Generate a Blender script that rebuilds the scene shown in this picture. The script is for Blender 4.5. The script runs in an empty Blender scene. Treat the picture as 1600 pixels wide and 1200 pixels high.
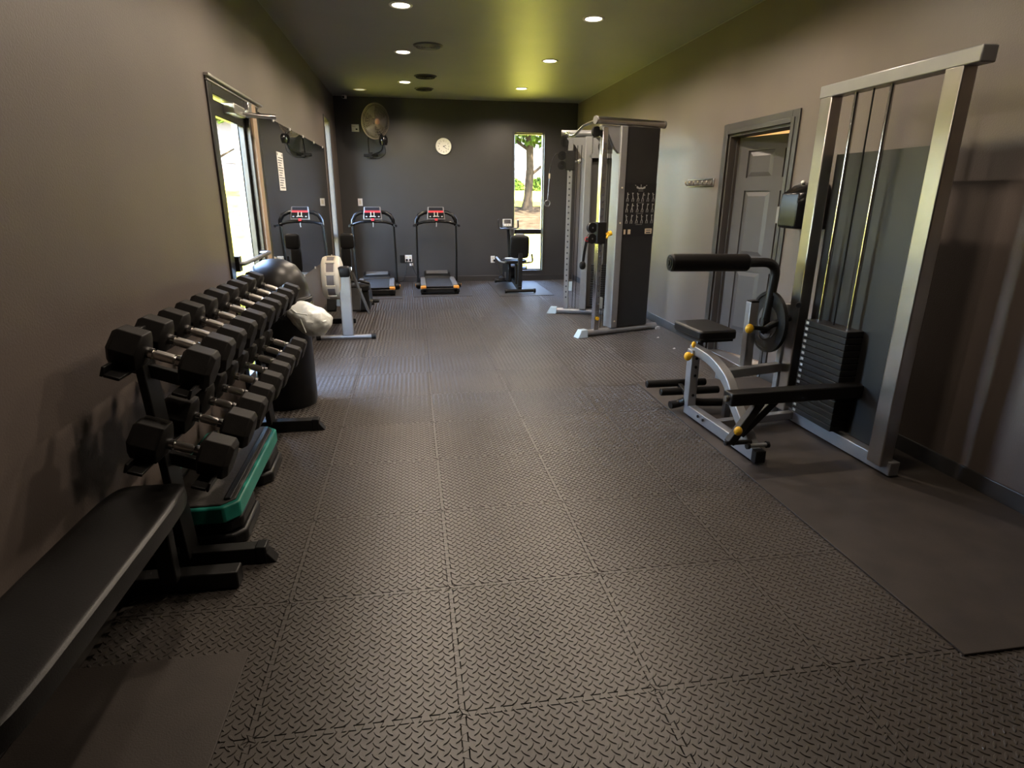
import bpy, bmesh, math, random
from mathutils import Vector, Matrix, Euler
PI = math.pi
random.seed(7)
scn = bpy.context.scene
COL = scn.collection

# ------------------------------------------------------------------ camera
cam_d = bpy.data.cameras.new('camera'); cam = bpy.data.objects.new('camera', cam_d); COL.objects.link(cam)
right = Vector((0.987152, -0.159680, 0.005720)); down = Vector((-0.042845, -0.299019, -0.953285)); fwd = Vector((0.153931, 0.940792, -0.302019))
cam.matrix_world = Matrix(((right.x, -down.x, -fwd.x, 0), (right.y, -down.y, -fwd.y, 0), (right.z, -down.z, -fwd.z, 1.46), (0, 0, 0, 1)))
cam_d.sensor_width = 36; cam_d.lens = 36 * 925 / 1600; cam_d.clip_start = 0.05; cam_d.clip_end = 400
scn.camera = cam

# ------------------------------------------------------------------ daylight and exposure
world = bpy.data.worlds.new('world'); scn.world = world; world.use_nodes = True
wn = world.node_tree; bg = wn.nodes['Background']
sky = wn.nodes.new('ShaderNodeTexSky'); sky.sky_type = 'NISHITA'; sky.sun_disc = False
sky.sun_elevation = math.radians(58); sky.sun_rotation = math.radians(150)
sky.air_density = 1.0; sky.dust_density = 1.5; sky.ozone_density = 1.2
wn.links.new(sky.outputs[0], bg.inputs[0]); bg.inputs[1].default_value = 11.5
sun_d = bpy.data.lights.new('sun', 'SUN'); sun_d.energy = 250; sun_d.angle = math.radians(1.5); sun_d.color = (1, .95, .84)
sun = bpy.data.objects.new('sun', sun_d); COL.objects.link(sun); sun.location = (20, -20, 40)
sun.rotation_euler = Vector((-.35, .5, -1.0)).to_track_quat('-Z', 'Y').to_euler()
LAMP_W = 122
vs = scn.view_settings; vs.view_transform = 'Standard'; vs.look = 'None'; vs.gamma = 1; vs.exposure = 0.0; vs.use_curve_mapping = False
try:
    scn.cycles.max_bounces = 8; scn.cycles.diffuse_bounces = 4; scn.cycles.glossy_bounces = 4; scn.cycles.transparent_max_bounces = 12
    scn.cycles.sample_clamp_indirect = 12; scn.cycles.caustics_reflective = False; scn.cycles.caustics_refractive = False
except Exception: pass

# ------------------------------------------------------------------ materials
MATS = {}
def mat(name, col, rough=.5, metal=0., var=0., vscale=8., bump=0., bscale=60., spec=.5, coat=0., col2=None, emit=None, estr=0., wpos=False):
    if name in MATS: return MATS[name]
    m = bpy.data.materials.new(name); m.use_nodes = True; nt = m.node_tree; b = nt.nodes['Principled BSDF']
    b.inputs['Base Color'].default_value = (*col, 1); b.inputs['Roughness'].default_value = rough
    b.inputs['Metallic'].default_value = metal; b.inputs['Specular IOR Level'].default_value = spec
    b.inputs['Coat Weight'].default_value = coat
    tc = nt.nodes.new('ShaderNodeTexCoord')
    src = nt.nodes.new('ShaderNodeNewGeometry').outputs['Position'] if wpos else tc.outputs['Object']
    if var or col2:
        n = nt.nodes.new('ShaderNodeTexNoise'); n.inputs['Scale'].default_value = vscale; n.inputs['Detail'].default_value = 5
        nt.links.new(src, n.inputs['Vector'])
        r = nt.nodes.new('ShaderNodeValToRGB'); r.color_ramp.elements[0].position = .3; r.color_ramp.elements[1].position = .7
        c2 = col2 or tuple(min(1, c * (1 + var)) for c in col)
        r.color_ramp.elements[0].color = (*(tuple(c * (1 - var) for c in col)), 1); r.color_ramp.elements[1].color = (*c2, 1)
        nt.links.new(n.outputs['Fac'], r.inputs['Fac']); nt.links.new(r.outputs['Color'], b.inputs['Base Color'])
    if bump:
        n2 = nt.nodes.new('ShaderNodeTexNoise'); n2.inputs['Scale'].default_value = bscale; n2.inputs['Detail'].default_value = 3
        nt.links.new(src, n2.inputs['Vector'])
        bp = nt.nodes.new('ShaderNodeBump'); bp.inputs['Strength'].default_value = bump; bp.inputs['Distance'].default_value = .004
        nt.links.new(n2.outputs['Fac'], bp.inputs['Height']); nt.links.new(bp.outputs['Normal'], b.inputs['Normal'])
    if emit:
        b.inputs['Emission Color'].default_value = (*emit, 1); b.inputs['Emission Strength'].default_value = estr
    MATS[name] = m; return m
def glass_mat(name, tint=(1, 1, 1), rough=.02):
    m = bpy.data.materials.new(name); m.use_nodes = True; nt = m.node_tree; nt.nodes.clear()
    o = nt.nodes.new('ShaderNodeOutputMaterial'); t = nt.nodes.new('ShaderNodeBsdfTransparent'); g = nt.nodes.new('ShaderNodeBsdfGlossy')
    t.inputs[0].default_value = (*tint, 1); g.inputs['Roughness'].default_value = rough
    lw_ = nt.nodes.new('ShaderNodeLayerWeight'); lw_.inputs['Blend'].default_value = .5
    pw = nt.nodes.new('ShaderNodeMath'); pw.operation = 'POWER'; pw.inputs[1].default_value = 5; nt.links.new(lw_.outputs['Facing'], pw.inputs[0])
    fr = nt.nodes.new('ShaderNodeMath'); fr.operation = 'MULTIPLY_ADD'; fr.inputs[1].default_value = .6; fr.inputs[2].default_value = .04; nt.links.new(pw.outputs[0], fr.inputs[0])
    mx = nt.nodes.new('ShaderNodeMixShader'); nt.links.new(fr.outputs[0], mx.inputs[0]); nt.links.new(t.outputs[0], mx.inputs[1]); nt.links.new(g.outputs[0], mx.inputs[2])
    nt.links.new(mx.outputs[0], o.inputs[0]); MATS[name] = m; return m
M_WALL = mat('wall_paint', (.122, .099, .086), .45, var=.10, vscale=1.3, bump=.25, bscale=120)
M_WALLB = mat('accent_wall_paint', (.043, .0415, .0415), .45, var=.10, vscale=1.3, bump=.25, bscale=120)
M_CEIL = mat('ceiling_paint', (.26, .252, .240), .44, spec=1., var=.08, vscale=1.1, bump=.22, bscale=70)
M_TRIM = mat('trim_paint', (.042, .040, .039), .38, var=.06, vscale=3)
M_DOOR = mat('door_paint', (.072, .068, .070), .38, var=.06, vscale=4, bump=.08, bscale=40)
M_FOAM = mat('foam_rubber', (.058, .050, .044), .38, var=.16, vscale=2.2, bump=.15, bscale=300, spec=.65, wpos=True)
M_FOAM2 = mat('foam_rubber_pale', (.066, .057, .050), .38, var=.14, vscale=2.5, bump=.15, bscale=300, spec=.65, wpos=True)  # slightly paler copy of the foam for a few tiles
M_SLAB = mat('subfloor', (.05, .045, .04), .7, var=.1)
M_MAT = mat('rubber_mat', (.040, .032, .027), .6, var=.2, vscale=6, bump=.2, bscale=200)
M_MATG = mat('equipment_mat', (.050, .046, .043), .55, var=.12, vscale=5, bump=.2, bscale=160)
M_BLK = mat('black_plastic', (.008, .008, .0085), .40, spec=.28, var=.15, vscale=20)
M_BLKG = mat('gloss_black', (.006, .006, .0065), .2, spec=.35)
M_BLKM = mat('black_powder_steel', (.010, .0098, .0095), .45, spec=.3, var=.1, vscale=30, bump=.06, bscale=400)
M_RUB = mat('hex_rubber', (.0165, .015, .014), .6, spec=.2, var=.22, vscale=14, bump=.12, bscale=180)
M_VINYL = mat('black_vinyl', (.0065, .006, .0058), .38, spec=.28, var=.1, vscale=25, bump=.12, bscale=240)
M_CHR = mat('chrome', (.62, .61, .60), .16, metal=1., var=.05, vscale=12)
M_GRIP = mat('satin_chrome', (.78, .74, .70), .3, metal=1., var=.05, vscale=12)
M_SIL = mat('silver_paint', (.31, .315, .325), .36, metal=.55, var=.05, vscale=9)
M_SILD = mat('dark_steel', (.20, .20, .21), .3, metal=.8, var=.1, vscale=9)
M_STEEL = mat('brushed_steel', (.45, .43, .41), .28, metal=1., var=.08, vscale=6)
M_WHITE = mat('white_plastic', (.78, .77, .74), .4, var=.03)
M_CREAM = mat('cream_plastic', (.66, .60, .48), .42, var=.06, vscale=7)
M_YEL = mat('yellow_plastic', (.85, .48, .02), .35, var=.05)
M_ORG = mat('amber_plastic', (.75, .30, .04), .35, var=.06)
M_RED = mat('red_plastic', (.62, .02, .03), .35, var=.05)
M_TEAL = mat('teal_plastic', (.015, .26, .20), .42, var=.1, vscale=9)
M_GREYP = mat('grey_plastic', (.16, .155, .15), .45, var=.08)
M_GREYL = mat('light_grey_plastic', (.40, .40, .40), .45, var=.05)
M_DISP = mat('display', (.02, .02, .024), .15)
M_PAPER = mat('paper', (.80, .78, .74), .7, var=.03)
M_INK = mat('ink', (.05, .05, .06), .7)
M_PRINT = mat('white_print', (.42, .42, .41), .6)
M_TANP = mat('tan_print', (.70, .58, .42), .6)
M_ALU = mat('dark_aluminium', (.035, .033, .031), .3, metal=.7, var=.1, vscale=10)
M_ALUL = mat('satin_aluminium', (.55, .54, .52), .3, metal=.9, var=.05)
M_TANW = mat('tan_wood', (.36, .25, .165), .5, var=.12, vscale=6)
M_MIR = mat('mirror_silver', (.80, .83, .84), .012, metal=1.)
M_BAG = mat('white_bag', (.88, .92, .89), .3, bump=.5, bscale=24)
M_BAG.node_tree.nodes['Principled BSDF'].inputs['Subsurface Weight'].default_value = 0
M_GLASS = glass_mat('window_glass'); M_SMOKE = glass_mat('smoked_cover', (.10, .10, .11), .05)
M_LENS = mat('lamp_lens', (.9, .88, .82), .4, emit=(1, .86, .66), estr=14)
M_LENSOFF = mat('dim_lens', (.85, .84, .82), .4, emit=(1, .95, .88), estr=.45)

# ------------------------------------------------------------------ mesh builder
ORG = {}
class MB:
    def __init__(s): s.v = []; s.f = []
    def add(s, vs, fs, mtx=None):
        b = len(s.v)
        s.v += [tuple(mtx @ Vector(v)) if mtx else tuple(v) for v in vs]; s.f += [tuple(b + i for i in f) for f in fs]; return s
    def box(s, c, sz, rot=None, mtx=None):
        x, y, z = (d / 2 for d in sz)
        vs = [Vector(p) for p in ((-x, -y, -z), (x, -y, -z), (x, y, -z), (-x, y, -z), (-x, -y, z), (x, -y, z), (x, y, z), (-x, y, z))]
        if rot is not None:
            e = Euler(rot) if not isinstance(rot, Matrix) else rot
            R = e.to_matrix() if isinstance(e, Euler) else e
            vs = [R @ v for v in vs]
        vs = [v + Vector(c) for v in vs]
        return s.add(vs, [(3, 2, 1, 0), (4, 5, 6, 7), (0, 1, 5, 4), (1, 2, 6, 5), (2, 3, 7, 6), (3, 0, 4, 7)], mtx)
    def bb(s, x0, x1, y0, y1, z0, z1): return s.box(((x0 + x1) / 2, (y0 + y1) / 2, (z0 + z1) / 2), (abs(x1 - x0), abs(y1 - y0), abs(z1 - z0)))
    def sweep(s, path, prof, up=(0, 0, 1), closed=False, caps=True, scale=None):
        P = [Vector(p) for p in path]; n = len(P); k = len(prof); up = Vector(up); rings = []
        for i in range(n):
            if closed: t = (P[(i + 1) % n] - P[i - 1])
            elif i == 0: t = P[1] - P[0]
            elif i == n - 1: t = P[-1] - P[-2]
            else: t = (P[i + 1] - P[i]).normalized() + (P[i] - P[i - 1]).normalized()
            t.normalize(); u = up
            if abs(t.dot(u)) > .97: u = Vector((0, 1, 0)) if abs(t.y) < .9 else Vector((1, 0, 0))
            if i and caps is not None:
                # transport the previous frame so that the section does not flip
                u = rings_up
            a = t.cross(u); 
            if a.length < 1e-6: a = t.orthogonal()
            a.normalize(); b2 = a.cross(t).normalized(); rings_up = b2
            m = 1.
            if not closed and 0 < i < n - 1:
                cs = (P[i + 1] - P[i]).normalized().dot((P[i] - P[i - 1]).normalized()); m = 1 / max(.6, math.sqrt((1 + cs) / 2))
            q = scale[i] if scale else 1.
            rings.append([P[i] + (a * x * m + b2 * y * m) * q for x, y in prof])
        vs = [v for r in rings for v in r]; fs = []
        for i in range(n if closed else n - 1):
            j = (i + 1) % n
            for c in range(k): d = (c + 1) % k; fs.append((i * k + c, i * k + d, j * k + d, j * k + c))
        if not closed: fs.append(tuple(range(k))[::-1]); fs.append(tuple((n - 1) * k + c for c in range(k)))
        return s.add(vs, fs)
    def tube(s, path, r, n=12, closed=False, scale=None):
        return s.sweep(path, [(r * math.cos(2 * PI * i / n), r * math.sin(2 * PI * i / n)) for i in range(n)], closed=closed, scale=scale)
    def beam(s, path, w, h, up=(0, 0, 1)):
        return s.sweep(path, [(-w / 2, -h / 2), (w / 2, -h / 2), (w / 2, h / 2), (-w / 2, h / 2)], up=up)
    def lathe(s, prof, n=24, mtx=None, cap=True):
        vs = []; fs = []; k = len(prof)
        for i in range(n):
            a = 2 * PI * i / n
            for r, z in prof: vs.append((r * math.cos(a), r * math.sin(a), z))
        for i in range(n):
            j = (i + 1) % n
            for c in range(k - 1): fs.append((i * k + c, j * k + c, j * k + c + 1, i * k + c + 1))
        if cap:
            if prof[0][0] > 1e-5: fs.append(tuple(i * k for i in range(n))[::-1])
            if prof[-1][0] > 1e-5: fs.append(tuple(i * k + k - 1 for i in range(n)))
        return s.add(vs, fs, mtx)
    def cyl(s, p0, p1, r, n=16, r2=None):
        p0 = Vector(p0); p1 = Vector(p1); d = p1 - p0; m = Matrix.Translation(p0) @ d.to_track_quat('Z', 'Y').to_matrix().to_4x4()
        return s.lathe([(r, 0), (r if r2 is None else r2, d.length)], n, m)
    def prism(s, poly, t, mtx=None, z0=0):
        k = len(poly); vs = [(x, y, z0) for x, y in poly] + [(x, y, z0 + t) for x, y in poly]
        return s.add(vs, [tuple(range(k))[::-1], tuple(range(k, 2 * k))] + [(i, (i + 1) % k, k + (i + 1) % k, k + i) for i in range(k)], mtx)
    def ell(s, c, r, nu=18, nv=10, e=1., mtx=None):
        """superellipsoid"""
        f = lambda w, m: math.copysign(abs(w) ** m, w); vs = []; fs = []
        for j in range(1, nv):
            ph = -PI / 2 + PI * j / nv
            for i in range(nu):
                th = 2 * PI * i / nu
                vs.append((c[0] + r[0] * f(math.cos(ph), e) * f(math.cos(th), e), c[1] + r[1] * f(math.cos(ph), e) * f(math.sin(th), e), c[2] + r[2] * f(math.sin(ph), e)))
        vs += [(c[0], c[1], c[2] - r[2]), (c[0], c[1], c[2] + r[2])]; S = len(vs) - 2
        for j in range(nv - 2):
            for i in range(nu): k = (i + 1) % nu; fs.append((j * nu + i, j * nu + k, (j + 1) * nu + k, (j + 1) * nu + i))
        for i in range(nu): k = (i + 1) % nu; fs += [(k, i, S), ((nv - 2) * nu + i, (nv - 2) * nu + k, S + 1)]
        return s.add(vs, fs, mtx)
    def mesh(s, name, m, smooth=True, origin=None):
        me = bpy.data.meshes.new(name); o = origin or Vector((0, 0, 0))
        me.from_pydata([(v[0] - o[0], v[1] - o[1], v[2] - o[2]) for v in s.v], [], s.f)
        bm = bmesh.new(); bm.from_mesh(me); bmesh.ops.recalc_face_normals(bm, faces=bm.faces); bm.to_mesh(me); bm.free()
        if m: me.materials.append(m)
        if smooth:
            me.shade_smooth(); me.set_sharp_from_angle(angle=math.radians(38))
        return me
    def build(s, name, m, parent=None, bevel=0., smooth=True, seg=2):
        """verts in the coordinates of the thing's root frame, or in world coordinates when the root was made by thing(loc)"""
        root = parent
        while root is not None and root.parent is not None: root = root.parent
        org = ORG.get(root.name) if root is not None else None
        ob = bpy.data.objects.new(name, s.mesh(name, m, smooth, org)); COL.objects.link(ob)
        if parent is not None: ob.parent = parent
        if bevel:
            b = ob.modifiers.new('bevel', 'BEVEL'); b.width = bevel; b.segments = seg; b.limit_method = 'ANGLE'; b.angle_limit = math.radians(40)
        return ob
    def solo(s, name, m, label, cat, group=None, bevel=0., smooth=True):
        """a top-level thing that is one mesh, its origin at the middle of its base"""
        xs = [v[0] for v in s.v]; ys = [v[1] for v in s.v]; zs = [v[2] for v in s.v]
        o = Vector(((min(xs) + max(xs)) / 2, (min(ys) + max(ys)) / 2, min(zs)))
        ob = bpy.data.objects.new(name, s.mesh(name, m, smooth, o)); COL.objects.link(ob); ob.location = o
        ORG[ob.name] = o
        if bevel:
            b = ob.modifiers.new('bevel', 'BEVEL'); b.width = bevel; b.segments = 2; b.limit_method = 'ANGLE'; b.angle_limit = math.radians(40)
        tag(ob, label, cat, group); return ob
def tag(o, label, cat=None, group=None, kind=None):
    if label: o['label'] = label
    if cat: o['category'] = cat
    if group: o['group'] = group
    if kind: o['kind'] = kind
    return o
def thing(name, label, cat, loc=(0, 0, 0), group=None, local=False):
    o = bpy.data.objects.new(name, None); COL.objects.link(o); o.location = loc; o.empty_display_size = .1
    if not local: ORG[o.name] = Vector(loc)
    return tag(o, label, cat, group)
def struct(mb, name, m, label=None, bevel=0., parent=None, smooth=False):
    o = mb.build(name, m, parent, bevel, smooth)
    if parent is None: o['kind'] = 'structure'
    if label: o['label'] = label
    return o
def dup(root, loc, rz=None, label=None, group=None):
    r = root.copy(); COL.objects.link(r); r.location = loc
    if rz is not None: r.rotation_euler = (0, 0, rz)
    if label: r['label'] = label
    if group: r['group'] = group
    for ch in list(root.children):
        c = ch.copy(); COL.objects.link(c); c.parent = r
        for g in list(ch.children):
            d = g.copy(); COL.objects.link(d); d.parent = c
    return r
def arc(c, r, a0, a1, n, plane='xz'):
    out = []
    for i in range(n + 1):
        a = a0 + (a1 - a0) * i / n; p, q = r * math.cos(a), r * math.sin(a)
        out.append({'xz': (c[0] + p, c[1], c[2] + q), 'xy': (c[0] + p, c[1] + q, c[2]), 'yz': (c[0], c[1] + p, c[2] + q)}[plane])
    return out
def rrect(w, h, r, n=4):
    out = []
    for cx, cy, a in ((w / 2 - r, h / 2 - r, 0), (-w / 2 + r, h / 2 - r, PI / 2), (-w / 2 + r, -h / 2 + r, PI), (w / 2 - r, -h / 2 + r, 1.5 * PI)):
        for i in range(n + 1): t = a + PI / 2 * i / n; out.append((cx + r * math.cos(t), cy + r * math.sin(t)))
    return out
def round_path(pts, r=.06, n=4):
    P = [Vector(p) for p in pts]; out = [P[0]]
    for i in range(1, len(P) - 1):
        a = (P[i - 1] - P[i]); b = (P[i + 1] - P[i]); q = min(r, a.length * .45, b.length * .45)
        s = P[i] + a.normalized() * q; e = P[i] + b.normalized() * q
        for k in range(n + 1): t = k / n; out.append(s * (1 - t) ** 2 + P[i] * 2 * t * (1 - t) + e * t * t)
    out.append(P[-1]); return out
MXZ = lambda x, y, z: Matrix.Translation((x, y, z)) @ Matrix.Rotation(PI / 2, 4, 'X')      # prism drawn in x,z ; extrudes towards -y
MYZ = lambda x, y, z: Matrix.Translation((x, y, z)) @ Matrix(((0, 0, 1, 0), (1, 0, 0, 0), (0, 1, 0, 0), (0, 0, 0, 1)))   # prism drawn in y,z ; extrudes towards +x

# ================================================================== the setting
XL, XR, YB, YF, ZC = -1.176, 2.875, 10.75, -3.0, 2.98
WT = .15; WTL = .075
def wall_cells(axis, pos0, pos1, a0, a1, z0, z1, holes):
    """a wall slab with rectangular holes; axis 'x': slab spans x pos0..pos1 and runs along y"""
    A = sorted({a0, a1, *[h[0] for h in holes], *[h[1] for h in holes]}); Z = sorted({z0, z1, *[h[2] for h in holes], *[h[3] for h in holes]})
    mb = MB()
    for i in range(len(A) - 1):
        for j in range(len(Z) - 1):
            ca, cz = (A[i] + A[i + 1]) / 2, (Z[j] + Z[j + 1]) / 2
            if any(h[0] < ca < h[1] and h[2] < cz < h[3] for h in holes): continue
            if axis == 'x': mb.bb(pos0, pos1, A[i], A[i + 1], Z[j], Z[j + 1])
            else: mb.bb(A[i], A[i + 1], pos0, pos1, Z[j], Z[j + 1])
    return mb
W1 = (1.774, 2.30, .178, 2.495)          # back window  x0,x1,z0,z1
W2 = (9.36, 9.90, .178, 2.515)           # left window  y0,y1,z0,z1
D1 = (4.16, 5.05, -.02, 2.075)            # glass door in the left wall
D2 = (4.47, 5.41, -.02, 2.0)             # panel door in the right wall
struct(wall_cells('y', YB, YB + WT, XL - WT, XR + WT, -.1, ZC + .1, [W1]), 'wall_back', M_WALLB, 'dark charcoal painted back wall')
struct(wall_cells('x', XL - WTL, XL, YF, YB, -.1, ZC + .1, [W2, D1]), 'wall_left', M_WALL, 'dark charcoal painted wall with mirror and glass door')
struct(wall_cells('x', XR, XR + WT, YF, YB, -.1, ZC + .1, [D2]), 'wall_right', M_WALL, 'dark charcoal painted wall with panel door')
struct(MB().bb(XL - WT, XR + WT, YF - WT, YF, -.1, ZC + .1), 'wall_front', M_WALL, 'dark charcoal wall behind the viewer')
struct(MB().bb(XL - WT - .3, XR + WT, YF - WT, YB + WT + .3, ZC, ZC + .12), 'ceiling', M_CEIL, 'dark grey painted flat ceiling')
floor = struct(MB().bb(XL - WT, XR + WT, YF - WT, YB + WT, -.16, -.012), 'floor', M_SLAB, 'floor of dark interlocking foam tiles with diamond tread')

# interlocking foam tiles, each with its tread lozenges as relief
T = .6; TX0 = -1.115; TY0 = -2.82; TH = .012
def tile_outline(g):
    """dovetailed edge; the right and far edges are drawn back by g so that an open joint shows between neighbours"""
    p = T / 11; a = .009; w = []; v = []
    for k in range(0, 11):
        t = k * p; w += [(t + .34 * p, -a), (t + .18 * p, a), (t + .82 * p, a), (t + .66 * p, -a)]
        v += [(t + .34 * p + g, -a - g), (t + .18 * p + g, a - g), (t + .82 * p - g, a - g), (t + .66 * p - g, -a - g)]
    o = [(0, 0)] + w + [(T - g, 0)] + [(T + d, t) for t, d in v] + [(T - g, T - g)] + [(t, T + d) for t, d in reversed(v)] + [(0, T - g)] + [(d, t) for t, d in reversed(w)]
    return [(x - T / 2, y - T / 2) for x, y in o]
def make_tile(detail, flip):
    mb = MB(); o0 = tile_outline(.0026); o1 = [(x * .9985, y * .9985) for x, y in tile_outline(.0034)]; k = len(o0)
    vs = [(x, y, -TH) for x, y in o0] + [(x, y, -.002) for x, y in o0] + [(x, y, 0) for x, y in o1]
    fs = [(i, (i + 1) % k, k + (i + 1) % k, k + i) for i in range(k)] + [(k + i, k + (i + 1) % k, 2 * k + (i + 1) % k, 2 * k + i) for i in range(k)] + [tuple(range(2 * k, 3 * k))]
    mb.add(vs, fs)
    N = 17; c_ = .600 / N; L, W, Hh = .0158, .0046, .0028
    spots = [(-.300 + c_ * (i + .5), -.300 + c_ * (j + .5), 1) for i in range(N) for j in range(N)] + [(-.300 + c_ * i, -.300 + c_ * j, 0) for i in range(1, N) for j in range(1, N)]
    for x0, y0, w in spots:
            ang = PI / 4 if (w + flip) % 2 else -PI / 4
            c, s_ = math.cos(ang), math.sin(ang)
            tr = lambda u, v, z: (x0 + u * c - v * s_, y0 + u * s_ + v * c, z)
            if detail:
                ou = [(-L, 0), (-L * .5, -W * .78), (0, -W), (L * .5, -W * .78), (L, 0), (L * .5, W * .78), (0, W), (-L * .5, W * .78)]
                mb.add([tr(u, v, -.0002) for u, v in ou] + [tr(u * .8, v * .58, Hh) for u, v in ou],
                       [tuple(range(8, 16))] + [(q, (q + 1) % 8, 8 + (q + 1) % 8, 8 + q) for q in range(8)])
            else:
                mb.add([tr(-L, 0, 0), tr(0, -W, 0), tr(L, 0, 0), tr(0, W, 0), tr(-L * .5, 0, Hh), tr(L * .5, 0, Hh)],
                       [(0, 1, 5, 4), (1, 2, 5), (2, 3, 4, 5), (3, 0, 4)])
    me = bpy.data.meshes.new('tile'); me.from_pydata(mb.v, [], mb.f); me.materials.append(M_FOAM); return me
TILE = {(d, f): make_tile(d, f) for d in (0, 1) for f in (0, 1)}
CLIP = {}
def clipped(d, f, lim_x, lim_y):
    key = (d, f, lim_x, lim_y)
    if key not in CLIP:
        bm = bmesh.new(); bm.from_mesh(TILE[(d, f)])
        if lim_x is not None: bmesh.ops.bisect_plane(bm, geom=bm.verts[:] + bm.edges[:] + bm.faces[:], plane_co=(lim_x, 0, 0), plane_no=(1, 0, 0), clear_outer=True)
        if lim_y is not None: bmesh.ops.bisect_plane(bm, geom=bm.verts[:] + bm.edges[:] + bm.faces[:], plane_co=(0, lim_y, 0), plane_no=(0, 1, 0), clear_outer=True)
        me = bpy.data.meshes.new('tile'); bm.to_mesh(me); bm.free(); me.materials.append(M_FOAM) if not me.materials else None; CLIP[key] = me
    return CLIP[key]
rt = random.Random(3)
for ix in range(7):
    for iy in range(23):
        cx, cy = TX0 + T * (ix + .5), TY0 + T * (iy + .5)
        d = 1 if .0 < cy < 4.6 else 0; f = rt.randint(0, 1)
        lx = round(XR - cx - .002, 4) if cx + T / 2 > XR else None; ly = round(YB - cy - .002, 4) if cy + T / 2 > YB else None
        me = TILE[(d, f)] if lx is None and ly is None else clipped(d, f, lx, ly)
        o = bpy.data.objects.new('tile', me); COL.objects.link(o); o.parent = floor; o.location = (cx, cy, 0)
        if rt.random() < .15 or (ix == 2 and iy == 8):
            o.material_slots[0].link = 'OBJECT'; o.material_slots[0].material = M_FOAM2

# baseboards and trims
def baseboard(name, pts):
    mb = MB()
    for (x0, x1, y0, y1, nx, ny) in pts:
        mb.bb(min(x0, x0 + nx * .014), max(x1, x1 + nx * .014), min(y0, y0 + ny * .014), max(y1, y1 + ny * .014), 0, .095)
    return struct(mb, name, M_TRIM, bevel=.005)
baseboard('baseboard_back', [(XL, XR, YB, YB, 0, -1)])
baseboard('baseboard_right', [(XR, XR, 5.50, YB - .015, -1, 0)])
baseboard('baseboard_near_right', [(XR, XR, YF, 4.38, -1, 0)])
baseboard('baseboard_left', [(XL, XL, 5.32, YB - .015, 1, 0)])
baseboard('baseboard_near_left', [(XL, XL, YF, 4.08, 1, 0)])
M_CAULK = mat('caulk_bead', (.30, .29, .27), .5)
struct(MB().bb(XR - .006, XR, YF, YB, ZC - .006, ZC), 'trim_1', M_CAULK, 'thin pale caulk line between right wall and ceiling')
struct(MB().bb(XL, XL + .004, YF, YB, ZC - .004, ZC), 'trim_2', M_CAULK, 'thin pale caulk line between left wall and ceiling')

# windows
def tall_window(name, label, axis, w, pos, out):
    """w = a0,a1,z0,z1; pos = inner wall plane; out = +1/-1 towards outdoors"""
    root = bpy.data.objects.new(name, None); COL.objects.link(root); root['kind'] = 'structure'; root['label'] = label
    a0, a1, z0, z1 = w
    def bb(mb, aa, ab, d0, d1, za, zb):
        p, q = pos + out * d0, pos + out * d1
        return mb.bb(min(p, q), max(p, q), aa, ab, za, zb) if axis == 'x' else mb.bb(aa, ab, min(p, q), max(p, q), za, zb)
    fr = MB(); t = .022; fd0 = .085 if axis == 'x' else .06
    for aa, ab, za, zb in ((a0, a0 + t, z0, z1), (a1 - t, a1, z0, z1), (a0 + t, a1 - t, z0, z0 + t), (a0 + t, a1 - t, z1 - t, z1)): bb(fr, aa, ab, fd0, fd0 + .05, za, zb)
    f = fr.build('window_frame', M_ALUL, root, .003)
    m = bb(MB(), a0 + t, a1 - t, fd0 - .008, fd0 + .054, .815, .895).build('mullion', M_ALU, root, .004)
    for za, zb in ((z0 + t, .815), (.895, z1 - t)): bb(MB(), a0 + t, a1 - t, fd0 + .022, fd0 + .027, za, zb).build('pane', M_GLASS, root, smooth=False)
    if axis == 'x':
        ln = MB()
        for aa, ab, za, zb in ((a0 - .02, a0, z0 - .02, z1 + .02), (a1, a1 + .02, z0 - .02, z1 + .02), (a0, a1, z0 - .02, z0), (a0, a1, z1, z1 + .02)): bb(ln, aa, ab, .0755, .15, za, zb)
        for aa, ab, za, zb in ((a0, a0 + .006, z0, z1), (a1 - .006, a1, z0, z1), (a0 + .006, a1 - .006, z0, z0 + .006), (a0 + .006, a1 - .006, z1 - .006, z1)): bb(ln, aa, ab, .0, .084, za, zb)
        ln.build('reveal_lining', mat('dark_tan_lining', (.050, .038, .027), .6, var=.1), root)  # one even dark tan all round the opening
    c = MB(); k = .03
    for aa, ab, za, zb in ((a0 - k, a0, z0 - k, z1 + k), (a1, a1 + k, z0 - k, z1 + k), (a0, a1, z0 - k, z0), (a0, a1, z1, z1 + k)): bb(c, aa, ab, -.012, 0, za, zb)
    c.build('casing', M_TRIM, root, .003)
    return root
tall_window('window_1', 'tall narrow window in the back wall looking onto a tree', 'y', W1, YB, 1)
tall_window('window_2', 'tall narrow window in the left wall beside the mirror', 'x', W2, XL, -1)

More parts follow.
